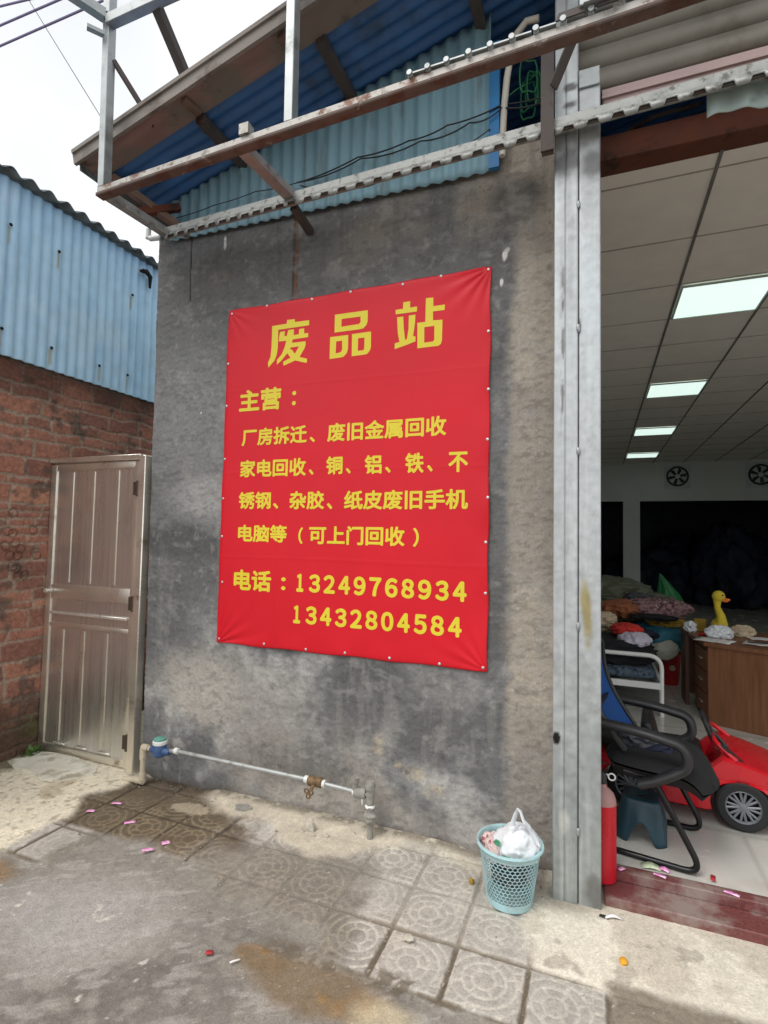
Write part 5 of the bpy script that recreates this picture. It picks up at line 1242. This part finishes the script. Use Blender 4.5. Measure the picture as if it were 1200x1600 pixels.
pile('tissue_bag', 'bag_white', (.775, 2.90, TZ+.040), (.045, .045, .045), 'small white tissue bundle near the desk corner left of the duck', 'tissue', 52, .5)
pile('tissue_bag', 'cl_cream', (1.16, 2.84, TZ+.04), (.085, .06, .05), 'pale wrapped food bag on the desk right of the duck', 'plastic bag', 53)
m_ = MB(); m_.box((.86, 2.98, TZ+.055), (.10, .03, .11), Matrix.Rotation(.2, 3, 'Z'), .003); m_.solo('card_box', 'mustard', 'small tan upright box on the desk behind the white bag', 'box', (.86, 2.98, TZ))
pile('small_cloth', 'cl_red', (.86, 2.70, TZ+.012), (.05, .03, .014), 'little dark red cloth on the desk between the white bundles', 'cloth', 54, grp=None)
def paper(x, y, w_, l, rz, lab, m='whitepaper', z=0.0):
    n = 6; mb = MB(); vs = []
    for i in range(n+1):
        for j in range(n+1):
            p = Matrix.Rotation(rz, 3, 'Z') @ Vector(((i/n-.5)*w_, (j/n-.5)*l, 0)); vs.append((x+p.x, y+p.y, TZ+.002+z+.004*math.sin(i*1.1+j*.7)**2))
    mb.add(vs, [(i*(n+1)+j, (i+1)*(n+1)+j, (i+1)*(n+1)+j+1, i*(n+1)+j+1) for i in range(n) for j in range(n)])
    return mb.solo('paper_sheet', m, lab, 'paper', (x, y, TZ), 'papers on the desk', solid=.001)
paper(.885, 2.46, .26, .21, -.45, 'white paper sheet on the desk corner nearest the chair')
paper(1.20, 2.42, .24, .17, -.35, 'open white booklet on the desk at the right picture edge', z=.004)
paper(1.27, 2.75, .20, .15, .2, 'folded pale leaflet on the desk behind the open booklet')
m_ = MB(); m_.bar((1.10, 2.40, TZ+.020), (1.24, 2.39, TZ+.020), .010, .010); m_.solo('pen', 'blk', 'black pen lying on the white booklet on the desk', 'pen', (1.17, 2.40, TZ))

# bed
bd = thing('metal_bed', 'white tube frame bed heaped with clothes inside the shop', 'bed', (-.05, 3.3, FZ))
for y in (2.39, 4.2):
    mb = MB(); mb.tube(rounded([(.49, y, FZ), (.49, y, .580), (-.62, y, .580), (-.62, y, FZ)], .11, 7), .018, 10); mb.part('end_frame', 'white_tube', bd)
    mb = MB(); mb.box((-.065, y, .335), (1.09, .028, .05)); mb.part('end_rail', 'white_tube', bd)
mb = MB()
for x in (.49, -.62): mb.box((x, 3.295, .335), (.028, 1.80, .05))
mb.part('side_rail', 'white_tube', bd)
m_ = MB(); m_.box((-.065, 3.28, .412), (1.04, 1.72, .09), None, .035, 3); m_.solo('mattress', 'mattress', 'thin dark patterned mattress on the white bed frame', 'mattress', (-.065, 3.28, .365))
pile('blanket', 'cl_black', (.06, 2.72, .545), (.42, .30, .13), 'black blanket heaped behind the near bed rail', 'blanket', 61, .2)
pile('clothes', 'cl_red', (.24, 2.72, .735), (.125, .10, .055), 'bright red cloth on top of the black blanket', 'cloth', 62, .25)
pile('clothes', 'cl_lilac', (.30, 2.62, .665), (.12, .09, .06), 'pale lilac cloth under the red cloth on the bed', 'cloth', 63, .35)
pile('clothes', 'cl_cream', (.06, 2.95, .78), (.10, .10, .07), 'cream cloth beside the post on the bed heap', 'cloth', 64, .3)
pile('quilt', 'cl_green', (.12, 3.9, .96), (.42, .40, .17), 'olive grey folded quilt at the top of the bed heap', 'quilt', 65, .25)
pile('clothes', 'cl_orange', (.22, 3.35, .85), (.20, .20, .085), 'orange brown garment in the middle of the bed heap', 'clothes', 66, .3)
pile('clothes', 'cl_plaid', (.55, 3.45, .86), (.30, .22, .10), 'pink and dark checked cloth lying across the heap', 'clothes', 67, .3)
pile('clothes', 'mustard', (.62, 3.4, .745), (.16, .14, .05), 'mustard cloth under the checked cloth on the bed heap', 'clothes', 68, .3)
pile('clothes', 'cl_green', (.28, 4.05, .60), (.50, .36, .26), 'grey green bedding at the base of the heap', 'bedding', 69, .2)
pile('storage_bag', 'bag_teal', (.56, 3.45, .585), (.26, .26, .16), 'big teal and pale storage bag bulging between bed and desk', 'storage bag', 70, .12, ridge=False)
pile('storage_bag', 'bag_cream', (.585, 3.25, .50), (.14, .12, .10), 'pale cream bundle in front of the teal storage bag', 'bundle', 71, .12, ridge=False)
mb = MB(); b = bmesh.new(); bmesh.ops.create_icosphere(b, subdivisions=5, radius=1.0)
for v_ in b.verts:
    p = v_.co.copy(); an = math.atan2(p.y, p.x); tp = max(0.0, p.z)
    fo = 1+.13*math.sin(an*7+p.z*3+1.5*mnoise.noise(p*1.5))*(.3+tp)+.12*mnoise.fractal(p*2.2, 1, 2, 4)
    r_ = (1-.80*tp**.8)*fo
    v_.co = Vector((.76+p.x*.165*r_-.095*tp**1.5, 4.35+p.y*.15*r_-.03*tp, .84+(.34*p.z if p.z > 0 else .16*p.z)))
mb.merge(b); mb.solo('green_bag', 'bag_green', 'green plastic bag with a pointed top on the clothes heap', 'plastic bag', (.76, 4.35, .68), ang=180)
for i, (m__, c_, r__, lab, rz__) in enumerate((
        ('sack', (.40, 3.62, .945), (.14, .07, .05), 'grey cloth bundle between the olive quilt and checked cloth', .4),
        ('cl_cream', (.02, 3.05, .70), (.16, .12, .05), 'beige garment hanging beside the post under the cream cloth', .2),
        ('cl_lilac', (.30, 3.70, 1.01), (.10, .06, .045), 'small pale bluish bundle on the olive quilt', 1.0),
        ('navy', (.36, 3.0, .66), (.16, .10, .05), 'dark navy garment behind the lilac cloth', -.3),
        ('cl_black', (.50, 3.2, .80), (.20, .07, .03), 'dark strip of cloth under the checked cloth', .1),
        ('cl_green', (.60, 3.9, .86), (.20, .14, .10), 'olive bedding roll in front of the green bag', .5))):
    pile('clothes', m__, c_, r__, lab, 'clothes', 90+i, .38, 2.2, rz=rz__)
m_ = MB(); m_.lathe([(.085, 0), (.092, .01), (.115, .30), (.122, .305), (.122, .32), (.112, .32), (.10, .30), (.08, .02)], (.675, 3.62, FZ), None, 28); tb = m_.solo('plastic_tub', 'box_red', 'dark red plastic tub on the tiles between bed and desk', 'tub', (.675, 3.62, FZ))
m_ = MB(); m_.lathe([(.028, 0), (.028, .004)], (.695, 3.505, .27), RX(R(90)), 14); put('pale_sticker', m_.mesh('pale_sticker'), 'cl_cream', tb)
# dim store room beyond the back wall
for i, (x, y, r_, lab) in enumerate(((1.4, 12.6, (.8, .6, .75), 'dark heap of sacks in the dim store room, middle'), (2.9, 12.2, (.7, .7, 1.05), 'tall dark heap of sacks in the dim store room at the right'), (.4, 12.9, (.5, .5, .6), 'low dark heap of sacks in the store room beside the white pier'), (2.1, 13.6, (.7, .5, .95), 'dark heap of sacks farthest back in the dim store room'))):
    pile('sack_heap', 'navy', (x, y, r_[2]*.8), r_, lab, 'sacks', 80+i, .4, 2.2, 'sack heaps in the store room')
